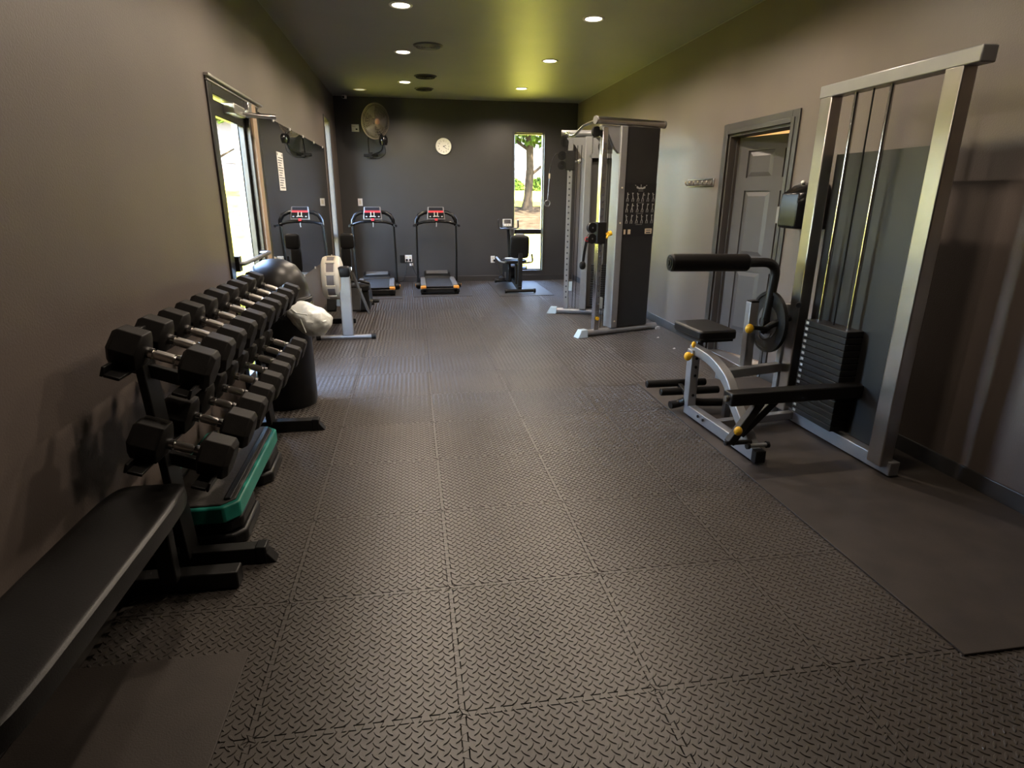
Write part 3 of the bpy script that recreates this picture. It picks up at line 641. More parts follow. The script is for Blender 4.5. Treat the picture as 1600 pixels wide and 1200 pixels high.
# ================================================================== treadmills
def make_treadmill(name, label, loc):
    t = thing(name, label, 'treadmill', local=True, group='treadmills against the back wall')
    MB().bb(-.27, .27, .05, 1.30, .055, .115).build('deck', M_BLKM, t, .006)
    MB().bb(-.205, .205, .01, 1.02, .112, .124).build('belt', mat('belt', (.026, .026, .027), .65, var=.1, bump=.2, bscale=300), t, .004)
    for s in (-1, 1):
        MB().bb(min(s * .208, s * .285), max(s * .208, s * .285), .10, 1.05, .09, .138).build('side_rail', M_GREYP, t, .008)
        MB().add([(s * .205, -.02, .03), (s * .30, -.02, .03), (s * .30, .10, .03), (s * .205, .10, .03), (s * .205, -.02, .085), (s * .30, -.02, .085), (s * .30, .10, .10), (s * .205, .10, .10)],
                 [(3, 2, 1, 0), (4, 5, 6, 7), (0, 1, 5, 4), (1, 2, 6, 5), (2, 3, 7, 6), (3, 0, 4, 7)]).build('end_cap', M_BLK, t, .008)
        MB().bb(min(s * .21, s * .295), max(s * .21, s * .295), -.015, .085, .086, .128).build('end_cap_top', M_ORG, t, .012)
        MB().cyl((s * .22, .03, .02), (s * .29, .03, .02), .022, 14).build('foot_roller', M_BLK, t)
        MB().beam([(s * .325, 1.02, .06), (s * .325, .90, .55), (s * .318, .80, 1.00)], .035, .06, up=(0, 1, 0)).build('upright', M_BLKM, t, .006)
        MB().bb(min(s * .295, s * .35), max(s * .295, s * .35), .60, 1.22, .0, .07).build('base_foot', M_BLKM, t, .01)
        MB().cyl((s * .30, .62, .06), (s * .365, .62, .06), .045, 16).build('pivot_knob', M_BLK, t)
        MB().cyl((s * .366, .62, .06), (s * .374, .62, .06), .022, 12).build('pivot_bolt', M_ORG, t)
        MB().cyl((s * .33, .70, 1.01), (s * .355, .60, 1.0), .02, 12).build('hand_grip', M_BLK, t)
    MB().beam([(-.27, -.005, .06), (.27, -.005, .06)], .03, .075).build('rear_bar', M_BLK, t, .01)
    hood = [(.98, .10), (1.0, .155), (1.06, .185), (1.26, .215), (1.33, .19), (1.35, .06), (.98, .06)]
    h = MB().prism(hood, .44, MYZ(-.22, 0, 0)).build('motor_hood', M_BLKM, t, .012)
    MB().box((0, 1.15, .207), (.36, .20, .006), (math.radians(8.5), 0, 0)).build('hood_panel', M_GREYP, h, .003)
    arch = [(-.318, .80, .99), (-.312, .79, 1.08), (-.27, .80, 1.155), (-.19, .82, 1.195), (-.08, .84, 1.21), (.08, .84, 1.21), (.19, .82, 1.195), (.27, .80, 1.155), (.312, .79, 1.08), (.318, .80, .99)]
    MB().sweep(arch, [(.030 * math.cos(2 * PI * i / 10), .020 * math.sin(2 * PI * i / 10)) for i in range(10)], up=(0, 1, 0)).build('console_arch', M_BLKG, t)
    MB().tube([(-.31, .79, 1.02), (-.2, .76, 1.05), (-.08, .745, 1.06), (.08, .745, 1.06), (.2, .76, 1.05), (.31, .79, 1.02)], .022, 10).build('cross_bar', M_BLKG, t)
    R_ = Matrix.Translation((0, .765, 1.18)) @ Matrix.Rotation(math.radians(-24), 4, 'X')
    def pl(x0, x1, z0, z1, y0, y1): return MB().add(MB().bb(x0, x1, y0, y1, z0, z1).v, [(3, 2, 1, 0), (4, 5, 6, 7), (0, 1, 5, 4), (1, 2, 6, 5), (2, 3, 7, 6), (3, 0, 4, 7)], R_)
    MB().prism([(-.145, -.10), (.145, -.10), (.128, .11), (-.128, .11)], .03, R_ @ MXZ(0, .015, 0)).build('console', M_GREYP, t, .008)
    pl(-.112, .112, .045, .098, -.0185, -.0155).build('display', M_DISP, t)
    pl(-.118, .118, .012, .043, -.0185, -.0155).build('red_stripe', M_RED, t)
    pl(-.126, .126, -.085, .010, -.018, -.0155).build('key_panel', M_BLKG, t)
    pl(-.030, -.020, -.05, .02, -.0205, -.018).build('console_mark', M_CREAM, t); pl(.020, .030, -.05, .02, -.0205, -.018).build('console_mark', M_CREAM, t)
    pl(-.03, .03, -.055, -.045, -.0205, -.018).build('console_mark', M_CREAM, t)
    for q in range(4): pl(-.105 + .058 * q + .014 * (q > 1), -.08 + .058 * q + .014 * (q > 1), -.062, -.048, -.0205, -.018).build('button', M_GREYL, t)
    k = pl(-.022, .022, -.125, -.085, -.024, -.010).build('safety_key', M_RED, t, .004)
    MB().tube([(0, .74, 1.06), (.004, .72, 1.02), (0, .72, .98)], .006, 6).build('key_cord', M_GREYL, k)
    t.location = loc; return t
t2 = make_treadmill('treadmill', 'black treadmill with red console, in the middle of the back wall', (.375, 9.22, .008))
t1 = dup(t2, (-.60, 9.17, .008), label='black treadmill with red console, beside the corner under the wall fan')
t1.rotation_euler = (0, 0, math.radians(1.5))
def floor_mat(x0, x1, y0, y1, label, m=None, name='equipment_mat', z=0., h=.008):
    return MB().bb(x0, x1, y0, y1, z, z + h).solo(name, m or M_MATG, label, 'mat', bevel=.002)
floor_mat(-.03, .86, 9.04, 10.70, 'grey rubber mat under the middle treadmill')
floor_mat(-1.12, -.20, 8.93, 10.70, 'grey rubber mat under the corner treadmill')
floor_mat(1.27, 2.12, 8.95, 10.55, 'grey rubber mat under the bike by the window')

# ================================================================== recumbent bike by the window
bk = thing('exercise_bike', 'black recumbent exercise bike in front of the tall window', 'bike', (1.62, 9.8, .008))
z0 = .008
for y, n_ in ((9.21, 0), (10.42, 1)):
    MB().tube([(1.385, y, z0 + .034), (1.865, y + .01, z0 + .034)], .026, 12).build('base_foot', M_BLKM, bk)
    for x in (1.385, 1.845): MB().cyl((x, y, z0 + .035), (x + .03, y, z0 + .035), .035, 14).build('foot_cap', M_BLK, bk)
MB().beam(round_path([(1.625, 9.21, .07), (1.62, 9.45, .10), (1.60, 9.9, .17), (1.60, 10.42, .08)], .1), .06, .07).build('main_frame', M_BLKM, bk, .006)
MB().beam([(1.63, 9.28, .08), (1.64, 9.29, .62)], .065, .08, up=(0, 1, 0)).build('seat_post', M_BLKM, bk, .006)
MB().beam([(1.60, 9.40, .12), (1.60, 9.44, .45)], .04, .05, up=(0, 1, 0)).beam([(1.52, 9.62, .15), (1.52, 9.62, .44)], .04, .05, up=(0, 1, 0)).build('seat_support', M_BLKM, bk, .004)
bm_ = Matrix.Translation((1.625, 9.29, .715)) @ Matrix.Rotation(math.radians(7), 4, 'X') @ Matrix.Rotation(math.radians(-8), 4, 'Z')
MB().ell((0, 0, 0), (.15, .045, .175), 28, 14, .35, bm_).build('backrest', M_VINYL, bk)
MB().ell((0, 0, .165), (.08, .03, .035), 20, 10, .5, bm_).build('headrest_roll', M_GREYP, bk)
MB().ell((1.58, 9.52, .475), (.19, .20, .035), 26, 10, .5).build('seat', M_VINYL, bk)
MB().ell((1.53, 9.60, .507), (.09, .05, .012), 16, 8, .6).build('folded_cloth', M_WHITE, bk)
MB().tube(round_path([(1.83, 9.34, .60), (1.855, 9.36, .47), (1.63, 9.33, .455), (1.34, 9.40, .47), (1.29, 9.50, .54)], .04), .014, 10).build('side_handle', M_SILD, bk)
MB().prism([(9.78, .10), (9.70, .22), (9.74, .36), (9.9, .46), (10.16, .47), (10.34, .36), (10.38, .18), (10.3, .09)], .17, MYZ(1.515, 0, 0)).build('drive_housing', M_BLK, bk, .02)
MB().tube(round_path([(1.60, 10.12, .42), (1.58, 10.08, .8), (1.545, 9.95, 1.0)], .1), .028, 12).build('mast', M_BLKM, bk)
cmx = Matrix.Translation((1.525, 9.90, 1.045)) @ Matrix.Rotation(math.radians(-20), 4, 'X')
con = MB().box((0, 0, 0), (.15, .035, .13), mtx=cmx).build('console', M_GREYL, bk, .01)
MB().box((0, -.019, .02), (.11, .004, .06), mtx=cmx).build('screen', M_DISP, con)
for q in range(3): MB().box((-.04 + .04 * q, -.019, -.04), (.024, .004, .014), mtx=cmx).build('button', M_WHITE, con)
MB().tube(round_path([(1.365, 9.80, 1.10), (1.39, 9.86, .955), (1.54, 9.93, .955), (1.70, 9.86, .96), (1.685, 9.80, 1.095)], .04), .013, 10).build('handlebar', M_SILD, bk)
for s, (cy, czz) in ((-1, (9.86, .16)), (1, (9.76, .34))):
    x = 1.60 + s * .11; c_ = MB().beam([(x, 9.86, .26), (x, cy - (.08 if s > 0 else -.02), czz)], .015, .025, up=(1, 0, 0)).build('crank', M_STEEL, bk)
    MB().box((x + s * .06, cy - (.08 if s > 0 else -.02), czz), (.10, .08, .025), (.4, 0, 0)).build('pedal', M_BLK, c_, .006)
    MB().tube(arc((x + s * .06, cy - (.08 if s > 0 else -.02), czz), .05, .1, PI - .1, 8, 'xz'), .006, 6).build('pedal_strap', M_WHITE if s > 0 else M_BLK, c_)

# ================================================================== cable machine with two towers
cb = thing('cable_machine', 'silver and black dual-tower cable machine with pull-up bar by the right wall', 'gym machine', (2.25, 6.82, 0))
uu = Vector((.952, .306)); vv = Vector((-.306, .952))
def FT(sg):
    def F(s, v, z):
        x = 1.76 + uu.x * s + vv.x * v; y = 6.11 + uu.y * s + vv.y * v
        return Vector((x, y if sg > 0 else 13.64 - y, z))
    return F
def fbox(F, s0, s1, v0, v1, za, zb):
    vs = [F(s, v, z) for z in (za, zb) for s, v in ((s0, v0), (s1, v0), (s1, v1), (s0, v1))]
    return MB().add(vs, [(3, 2, 1, 0), (4, 5, 6, 7), (0, 1, 5, 4), (1, 2, 6, 5), (2, 3, 7, 6), (3, 0, 4, 7)])
def prism_sz(F, poly, v0, v1):
    k = len(poly); return MB().add([F(s, v0, z) for s, z in poly] + [F(s, v1, z) for s, z in poly], [tuple(range(k)), tuple(range(k, 2 * k))[::-1]] + [(i, (i + 1) % k, k + (i + 1) % k, k + i) for i in range(k)])
plate_mesh = {}
for sg in (1, -1):
    F = FT(sg)
    MB().tube([F(.02, 0, .04), F(1.02, 0, .04)], .036, 14).build('foot_tube', M_SIL, cb)
    cap = MB().add([F(-.07, -.05, 0), F(.06, -.05, 0), F(.06, .05, 0), F(-.07, .05, 0), F(-.02, -.04, .085), F(.06, -.04, .085), F(.06, .04, .085), F(-.02, .04, .085)], [(3, 2, 1, 0), (4, 5, 6, 7), (0, 1, 5, 4), (1, 2, 6, 5), (2, 3, 7, 6), (3, 0, 4, 7)])
    cap.build('foot_cap', mat('pale_blue_cap', (.42, .52, .58), .4), cb, .006)
    fbox(F, 1.0, 1.06, -.05, .05, 0, .03).build('foot_pad', M_GREYL, cb, .004)
    # adjustable column with a row of pin holes
    fbox(F, .145, .205, -.03, .03, .07, 2.12).build('column', M_CHR if sg > 0 else M_SIL, cb, .005)
    hl = MB()
    for k in range(26):
        z = .22 + k * .07
        for vq in ((-.032 if sg > 0 else .032),): hl.lathe([(0, 0), (.011, 0), (.011, .003), (0, .003)], 10, Matrix.Translation(F(.175, vq, z)) @ (F(.175, vq, z) - F(.175, 0, z)).to_track_quat('Z', 'Y').to_matrix().to_4x4())
    hl.build('pin_holes', M_INK, cb)['kind'] = 'stuff'
    # weight housing
    fbox(F, .355, .44, -.045, .10, .075, 2.145).build('front_post', M_SIL, cb, .008)
    pan_ = fbox(F, .44, .86, -.035, -.015, .075, 2.145).build('side_panel', mat('panel_black', (.016, .016, .016), .42, var=.1, vscale=5), cb, .006)
    fbox(F, .80, .86, -.015, .12, .075, 2.145).build('rear_post', M_SILD, cb, .006)
    fbox(F, .44, .80, -.012, -.004, .10, 2.0).build('back_sheet', mat('panel_grey', (.10, .095, .09), .4), cb)
    fbox(F, .40, .80, .02, .10, 1.90, 1.95).build('top_plate', M_SIL, cb, .004)
    for s in (.53, .69): MB().cyl(F(s, .06, .10), F(s, .06, 1.92), .011, 10).build('guide_rod', M_CHR, cb)
    for k in range(18):
        z = .14 + k * .0285
        w = fbox(F, .485, .735, .01, .11, z, z + .026).build('weight_plate', M_BLKM, cb, .003)
    fbox(F, .585, .635, .055, .065, .66, 1.0).build('selector_rod', M_STEEL, cb)
    MB().tube([F(.61, .06, .66), F(.61, .06, 1.98)], .0045, 6).build('cable', M_BLK, cb)
    prism_sz(F, [(.40, 1.95), (.40, 2.13), (.47, 2.13), (.53, 2.08), (.56, 1.95)], .03, .045).build('pulley_bracket', M_SIL, cb, .003)
    m = Matrix.Translation(F(.56, .06, 2.03)) @ (F(.56, .2, 2.03) - F(.56, .06, 2.03)).to_track_quat('Z', 'Y').to_matrix().to_4x4()
    MB().lathe([(.0, -.012), (.058, -.012), (.05, 0), (.058, .012), (0, .012)], 24, m).build('pulley', M_BLK, cb)
    prism_sz(F, [(.13, 2.14), (.36, 2.14), (.36, 1.88), (.30, 1.93), (.22, 2.06), (.13, 2.10)], -.02, .02).build('gusset', M_SIL, cb, .003)
    MB().tube([F(.075, 0, 2.185), F(.92, 0, 2.185)], .036, 16).build('top_tube', M_STEEL if sg > 0 else M_SIL, cb)
    for s in (.06, .92): MB().cyl(F(s, 0, 2.185), F(s + .018, 0, 2.185), .039, 16).build('tube_cap', M_GREYP, cb)
    m = Matrix.Translation(F(.10, .03, 2.08)) @ (F(.10, .2, 2.08) - F(.10, .03, 2.08)).to_track_quat('Z', 'Y').to_matrix().to_4x4()
    MB().lathe([(.0, -.014), (.05, -.014), (.042, 0), (.05, .014), (0, .014)], 22, m).build('pulley', M_BLK, cb)
    # sliding carriage with two pulleys
    zc_ = 1.10 if sg > 0 else 1.88
    car = fbox(F, .12, .23, -.045, .045, zc_ - .11, zc_ + .11).build('carriage', M_BLKM, cb, .006)
    for dz in (.055, -.055):
        m = Matrix.Translation(F(.075, 0, zc_ + dz)) @ (F(.075, .2, 1) - F(.075, 0, 1)).to_track_quat('Z', 'Y').to_matrix().to_4x4()
        MB().lathe([(0, -.02), (.052, -.02), (.046, 0), (.052, .02), (0, .02)], 22, m).build('pulley', M_BLK, car)
        MB().lathe([(0, -.024), (.008, -.024), (.008, .024), (0, .024)], 10, m).build('axle', M_CHR, car)
    kb = MB().cyl(F(.23, -.02, zc_ - .01), F(.27, -.03, zc_ - .01), .012, 10).cyl(F(.27, -.03, zc_ - .01), F(.30, -.035, zc_), .026, 14)
    kb.build('pin_knob', M_YEL if sg > 0 else M_SIL, car)
    if sg > 0: MB().tube([F(.27, -.03, zc_ - .01), F(.235, -.05, zc_ - .05)], .011, 8).build('pin_lever', M_YEL, car)
    fbox(F, .20, .25, -.02, .02, .30, .42).build('lower_block', mat('pale_blue_cap', (.42, .52, .58), .4), cb, .004)
    MB().cyl(F(.17, -.04, .20), F(.17, -.055, .20), .02, 12).build('stop_bolt', M_YEL, cb)
    MB().tube([F(.26, .02, .08), F(.26, .02, 2.05)], .004, 6).build('cable', M_BLK, cb)
    MB().tube([F(.30, .04, .08), F(.31, .06, 2.05)], .004, 6).build('cable', M_BLK, cb)
    for zz in (.15, 1.2, 1.55): MB().cyl(F(.40, -.046, zz), F(.40, -.052, zz), .010, 8).build('bolt', M_CREAM, cb)
F = FT(1); G = FT(-1)
MB().tube([F(.84, 0, 2.185), G(.84, 0, 2.185)], .034, 14).build('rear_crossbar', M_SIL, cb)
MB().tube([F(.84, 0, .05), G(.84, 0, .05)], .034, 14).build('rear_base_tube', M_SIL, cb)
MB().tube(round_path([F(.09, .0, 2.185), (1.80, 6.50, 2.165), (1.78, 6.72, 2.10), (1.78, 6.92, 2.10), (1.80, 7.14, 2.165), G(.09, 0, 2.185)], .06), .015, 10).build('pull_up_bar', M_CHR, cb)
# exercise chart on the near panel
ch = fbox(F, .445, .855, -.040, -.0352, 1.055, 1.60).build('exercise_chart', mat('chart_black', (.008, .008, .009), .35), pan_ if False else cb)
def cpt(u, w, d=-.0406): return F(.445 + .41 * u, d, 1.055 + .545 * w)
pr_ = MB()
def stroke(pts, wd=.0032):
    for a, b in zip(pts[:-1], pts[1:]):
        A = cpt(*a); B = cpt(*b); dd = (B - A)
        if dd.length < 1e-5: continue
        n_ = dd.normalized().cross((F(0, 1, 0) - F(0, 0, 0))).normalized() * wd
        pr_.add([A - n_, B - n_, B + n_, A + n_], [(0, 1, 2, 3)])
for i in range(5):
    stroke([(.36 + .0 * i, .945 - .008 * i), (.46, .915 - .006 * i), (.50, .93 - .008 * i), (.54, .915 - .006 * i), (.64, .945 - .008 * i)], .0022)
stroke([(.5, .94), (.5, .975)], .004); stroke([(.34, .955), (.31, .965)], .003); stroke([(.66, .955), (.69, .965)], .003); stroke([(.42, .86), (.58, .86)], .0015)
RC = random.Random(9)
for row, wy in enumerate((.74, .54, .33)):
    for c_ in range(6):
        ux = .09 + .165 * c_; a = RC.uniform(-.35, .35); b = RC.uniform(-.3, .9)
        hd = (ux + a * .05, wy + .075); hip = (ux - a * .03, wy)
        stroke([(hd[0] - .012, hd[1]), (hd[0] + .012, hd[1])], .006); stroke([hd, hip], .004)
        stroke([(hd[0], hd[1] - .025), (hd[0] + .05 * math.cos(b), hd[1] - .025 + .05 * math.sin(b))], .003)
        stroke([hip, (hip[0] + .03, hip[1] - .04), (hip[0] + .02, hip[1] - .08)], .003); stroke([hip, (hip[0] - .025, hip[1] - .04), (hip[0] - .03, hip[1] - .08)], .003)
    stroke([(.40, wy - .10), (.62, wy - .10)], .001)
pr_.build('printed_figures', M_PRINT, cb, smooth=False)['kind'] = 'stuff'
for (u0, u1, w0, w1) in ((.03, .09, .05, .14), (.16, .25, .05, .14), (.72, .95, .05, .15)):
    MB().add([cpt(u0, w0), cpt(u1, w0), cpt(u1, w1), cpt(u0, w1)], [(0, 1, 2, 3)]).build('chart_sticker', M_TANP, cb, smooth=False)
pr2 = MB(); pr_ = pr2
stroke([(.76, .12), (.91, .12)], .004); stroke([(.76, .075), (.91, .075)], .006)
pr2.v = [tuple(Vector(v) - Vector((vv.x, vv.y, 0)) * .0005) for v in pr2.v]; pr2.build('sticker_print', M_INK, cb, smooth=False)
def handle(name, label, top, length, m1, kind):
    t = thing(name, label, 'handle', (top[0], top[1], top[2] - length), 'cable machine handles')
    if kind == 'strap':
        MB().sweep([top, (top[0] - .02, top[1], top[2] - length * .4), (top[0] - .03, top[1], top[2] - length * .75)], [(-.014, -.003), (.014, -.003), (.014, .003), (-.014, .003)]).build('strap', m1, t)
        MB().ell((top[0] - .035, top[1], top[2] - length * .86), (.035, .022, length * .14), 14, 10, .8).build('grip', M_BLK, t)
        MB().tube(arc((top[0], top[1], top[2] + .01), .02, 0, 2 * PI, 12, 'xz')[:-1], .004, 6, closed=True).build('snap_hook', M_RED, t)
    else:
        MB().tube(round_path([top, (top[0] - .06, top[1], top[2] + .01), (top[0] - .12, top[1] - .01, top[2] - .12), (top[0] - .13, top[1] - .01, top[2] - .25)], .06), .006, 8).build('cord', M_BLK, t)
        MB().cyl((top[0] - .13, top[1] - .01, top[2] - .22), (top[0] - .13, top[1] - .01, top[2] - .28), .011, 10).build('ferrule', M_CREAM, t)
        MB().tube([(top[0] - .13, top[1] - .01, top[2] - .28), (top[0] - .145, top[1] - .01, top[2] - length + .1)], .005, 8).build('rope', M_SILD, t)
        MB().tube(arc((top[0] - .15, top[1] - .01, top[2] - length + .05), .035, PI / 2, 2.5 * PI, 14, 'xz')[:-1], .007, 8, closed=True).build('ring', M_SILD, t)
handle('strap_grip', 'black strap handle hanging from the near carriage of the cable machine', tuple(F(.02, 0, 1.03)), .30, M_BLK, 'strap')
handle('pull_cord', 'thin dark cord handle hanging from the far column beside the window', tuple(G(.05, 0, 1.95)), .62, M_BLK, 'cord')

# ================================================================== rowing machine
rw = thing('rowing_machine', 'rowing machine with cream flywheel cage and silver leg by the mirror', 'rowing machine', (-.8, 6.75, 0))
fx, fy, fz, fr_ = -.855, 6.50, .635, .222
mX = Matrix.Translation((fx, fy, fz)) @ Matrix.Rotation(PI / 2, 4, 'Y')
MB().lathe([(.05, -.10), (fr_ * .80, -.098), (fr_ * .95, -.085), (fr_, -.06), (fr_, -.045), (fr_ * .96, -.045), (fr_ * .96, .045), (fr_, .045), (fr_, .06), (fr_ * .95, .085), (fr_ * .80, .098), (.05, .10)], 48, mX).build('flywheel_housing', M_CREAM, rw)
for k in range(10):
    a0 = 2 * PI * k / 10 + .1
    pts = []
    for i in range(7):
        a = a0 + (2 * PI / 10 * .74) * i / 6
        for w in (-.036, .036): pts.append(mX @ Vector((fr_ * .966 * math.cos(a), fr_ * .966 * math.sin(a), w)))
    MB().add(pts, [(i * 2, i * 2 + 1, i * 2 + 3, i * 2 + 2) for i in range(6)]).build('vent_mesh', mat('vent_grey', (.19, .17, .17), .5, metal=.3), rw)
    a = a0 - (2 * PI / 10 * .13)
    c_ = mX @ Vector((fr_ * .985 * math.cos(a), fr_ * .985 * math.sin(a), 0))
    MB().box((0, 0, 0), (.014, .035, .094), mtx=mX @ Matrix.Rotation(a, 4, 'Z') @ Matrix.Translation((fr_ * .982, 0, 0))).build('cage_bar', M_CREAM, rw, .004)
MB().lathe([(0, -.104), (.05, -.104), (.05, .104), (0, .104)], 20, mX).build('hub_cap', M_GREYP, rw)
MB().beam([(-.725, 6.345, .045), (-.722, 6.36, .67)], .112, .05, up=(0, 1, 0)).build('front_leg', M_SIL, rw, .006)
MB().beam([(-.69, 6.43, .05), (-.69, 6.50, .62)], .03, .03, up=(0, 1, 0)).build('leg_brace', M_SIL, rw, .004)
MB().ell((-.722, 6.37, .71), (.064, .06, .055), 18, 10, .4).build('leg_cap', M_BLK, rw)
MB().tube([(-1.02, 6.345, .03), (-.475, 6.345, .03)], .022, 12).build('front_foot', M_SIL, rw)
for x in (-1.05, -.485): MB().cyl((x, 6.345, .03), (x + .045, 6.345, .03), .030, 14).build('foot_cap', M_BLK, rw)
MB().beam([(-.82, 6.55, .36), (-.85, 7.28, .30)], .06, .08).build('monorail', M_SILD, rw, .006)
MB().beam([(-.85, 7.24, .30), (-.86, 7.22, .05)], .05, .04, up=(0, 1, 0)).build('rear_leg', M_BLKM, rw, .005)
MB().beam([(-1.02, 7.22, .03), (-.72, 7.22, .03)], .05, .06).build('rear_foot', M_BLK, rw, .01)
for s in (-1, 1):
    x = -.80 + s * .13
    MB().add([(x - .05, 6.74, .24), (x + .05, 6.74, .24), (x + .06, 6.95, .46), (x - .06, 6.95, .46), (x - .05, 6.77, .22), (x + .05, 6.77, .22), (x + .06, 6.98, .44), (x - .06, 6.98, .44)],
             [(0, 1, 2, 3), (7, 6, 5, 4), (0, 4, 5, 1), (1, 5, 6, 2), (2, 6, 7, 3), (3, 7, 4, 0)]).build('foot_plate', M_BLK, rw, .008)
MB().add([(-.66, 6.42, .70), (-.63, 6.42, .70), (-.50, 6.66, .22), (-.52, 6.66, .20), (-.66, 6.45, .66), (-.63, 6.45, .66), (-.51, 6.69, .22), (-.53, 6.69, .20)],
         [(0, 1, 2, 3), (7, 6, 5, 4), (0, 4, 5, 1), (1, 5, 6, 2), (2, 6, 7, 3), (3, 7, 4, 0)]).build('side_arm', M_GREYP, rw, .005)

# ================================================================== seated bike beside the mirror
sb = thing('exercise_bike', 'black seated exercise bike with tall backrest behind the rowing machine', 'bike', (-.78, 8.05, 0))
MB().ell((-.835, 7.98, .905), (.088, .035, .095), 22, 12, .4).build('headrest', M_VINYL, sb)
MB().ell((-.86, 8.0, .675), (.062, .035, .16), 20, 12, .4).build('backrest', M_VINYL, sb)
MB().beam([(-.85, 8.05, .20), (-.845, 8.05, .92)], .05, .05, up=(0, 1, 0)).build('back_post', M_BLKM, sb, .006)
MB().ell((-.73, 7.95, .325), (.15, .15, .045), 24, 10, .5).build('seat', M_BLK, sb)
MB().tube([(-.80, 7.86, .41), (-.70, 7.82, .42), (-.58, 7.84, .385)], .016, 10).build('seat_edge', M_BLK, sb)
MB().tube(round_path([(-.80, 7.95, .36), (-.81, 7.95, .55), (-.83, 8.02, .64)], .05), .010, 8).build('side_handle', M_CHR, sb)
MB().prism([(7.90, .02), (7.92, .28), (8.30, .28), (8.50, .18), (8.48, .02)], .20, MYZ(-.80, 0, 0)).build('drive_housing', M_VINYL, sb, .02)
MB().cyl((-.60, 8.02, .13), (-.56, 8.02, .13), .018, 10).build('crank', M_CHR, sb)
MB().ell((-.525, 8.02, .125), (.045, .03, .022), 14, 8, .6).build('pedal', M_BLK, sb)
MB().tube([(-.98, 8.45, .025), (-.58, 8.45, .025)], .025, 10).build('base_foot', M_BLKM, sb)

# ================================================================== waste bin and liner
bn = thing('waste_bin', 'tall black waste bin with domed lid beside the dumbbell rack', 'bin', (-.955, 4.34, 0))
m = Matrix.Translation((-.955, 4.34, 0))
MB().lathe([(.0, .0), (.196, 0), (.202, .02), (.200, .70), (.206, .72), (.196, .73), (.190, .70), (.185, .03), (0, .03)], 40, m).build('body', M_BLK, bn)
MB().lathe([(.215, .735), (.222, .745), (.222, .785), (.214, .795), (.206, .86), (.185, .93), (.14, .995), (.07, 1.035), (0, 1.045)], 40, m).build('lid', mat('lid_black', (.014, .0125, .011), .36, spec=.4), bn)
MB().lathe([(.226, .745), (.231, .75), (.231, .775), (.226, .78)], 40, m, cap=False).build('lid_rim', M_BLK, bn)
for a in (0.4, 2.2, 4.0, 5.4): MB().box((0, 0, 0), (.03, .05, .10), mtx=m @ Matrix.Rotation(a, 4, 'Z') @ Matrix.Translation((.195, 0, .735))).build('lid_support', M_BLK, bn)
bg_ = MB(); nu, nv = 72, 30; RB = random.Random(5); pts = []
from mathutils import noise
for j_ in range(nv + 1):
    ph = -PI / 2 + PI * j_ / nv
    for i in range(nu):
        th = 2 * PI * i / nu; d = Vector((math.cos(ph) * math.cos(th), math.cos(ph) * math.sin(th), math.sin(ph)))
        up_ = max(0., d.dot(Vector((-.72, .1, .68)))); fold = math.sin(13 * math.atan2(d.y, d.x - d.z * .9) + 5 * noise.noise(d * 1.7))
        q = 1 + .10 * noise.noise(d * 2.0) + .05 * (abs(fold) - .5) * (1 - .6 * up_) + .75 * up_ ** 3
        p = Vector((d.x * .125, d.y * .11, d.z * (.110 if d.z < 0 else .085))) * q; p.z -= .10 * p.x
        pts.append(Vector((-.705, 4.185, .645)) + p)
bg_.add(pts, [(j_ * nu + i, j_ * nu + (i + 1) % nu, (j_ + 1) * nu + (i + 1) % nu, (j_ + 1) * nu + i) for j_ in range(nv) for i in range(nu)])
lin = thing('bin_liner', 'white plastic liner bag bulging out below the bin lid', 'bag', (-.72, 4.2, .53))
bg_.build('bulge', M_BAG, lin)
M_FILM = glass_mat('liner_film', (.75, .78, .75), .35)
fl = MB(); n_ = 40; r1 = []; r2 = []
for i in range(n_ + 1):
    a = -PI * .95 + PI * 1.2 * i / n_; w = .006 * math.sin(11 * a)
    r1.append((-.955 + (.228 + w) * math.cos(a), 4.34 + (.228 + w) * math.sin(a), .738)); r2.append((-.955 + (.236 - w) * math.cos(a), 4.34 + (.236 - w) * math.sin(a), .64 + .03 * math.sin(3 * a)))
fl.add(r1 + r2, [(i, i + 1, n_ + 2 + i, n_ + 1 + i) for i in range(n_)]); fl.build('overhang', M_FILM, lin)
MB().tube([(-.80, 4.13, .735), (-.775, 4.09, .69), (-.76, 4.075, .64), (-.74, 4.07, .58)], .005, 6).tube([(-.83, 4.12, .735), (-.79, 4.085, .71), (-.72, 4.07, .70)], .004, 6).build('fold', M_BAG, lin)

# ================================================================== dumbbell rack, dumbbells, aerobic step
rk = thing('dumbbell_rack', 'long black two-tier dumbbell rack along the left wall', 'rack', (-.9, 3.02, 0))
TILT = math.radians(20)
tiers = {'upper': (-.875, .925), 'lower': (-.865, .575)}
for Yr in (3.765, 2.285):
    MB().beam([(-.955, Yr, .06), (-1.0, Yr, 1.00)], .03, .11, up=(0, 1, 0)).build('upright', M_BLKM, rk, .004)
    MB().add([(-1.15, Yr - .03, .0), (-.62, Yr - .03, .0), (-.62, Yr + .03, .0), (-1.15, Yr + .03, .0), (-1.15, Yr - .03, .075), (-.675, Yr - .03, .075), (-.675, Yr + .03, .075), (-1.15, Yr + .03, .075)],
             [(3, 2, 1, 0), (4, 5, 6, 7), (0, 1, 5, 4), (1, 2, 6, 5), (2, 3, 7, 6), (3, 0, 4, 7)]).build('foot', M_BLKM, rk, .004)
    MB().bb(-.70, -.655, Yr - .034, Yr + .034, .0, .079).build('foot_sleeve', M_BLK, rk, .006)
Rt = Matrix.Rotation(TILT, 4, 'Y')
HS = .145; RAD = .070
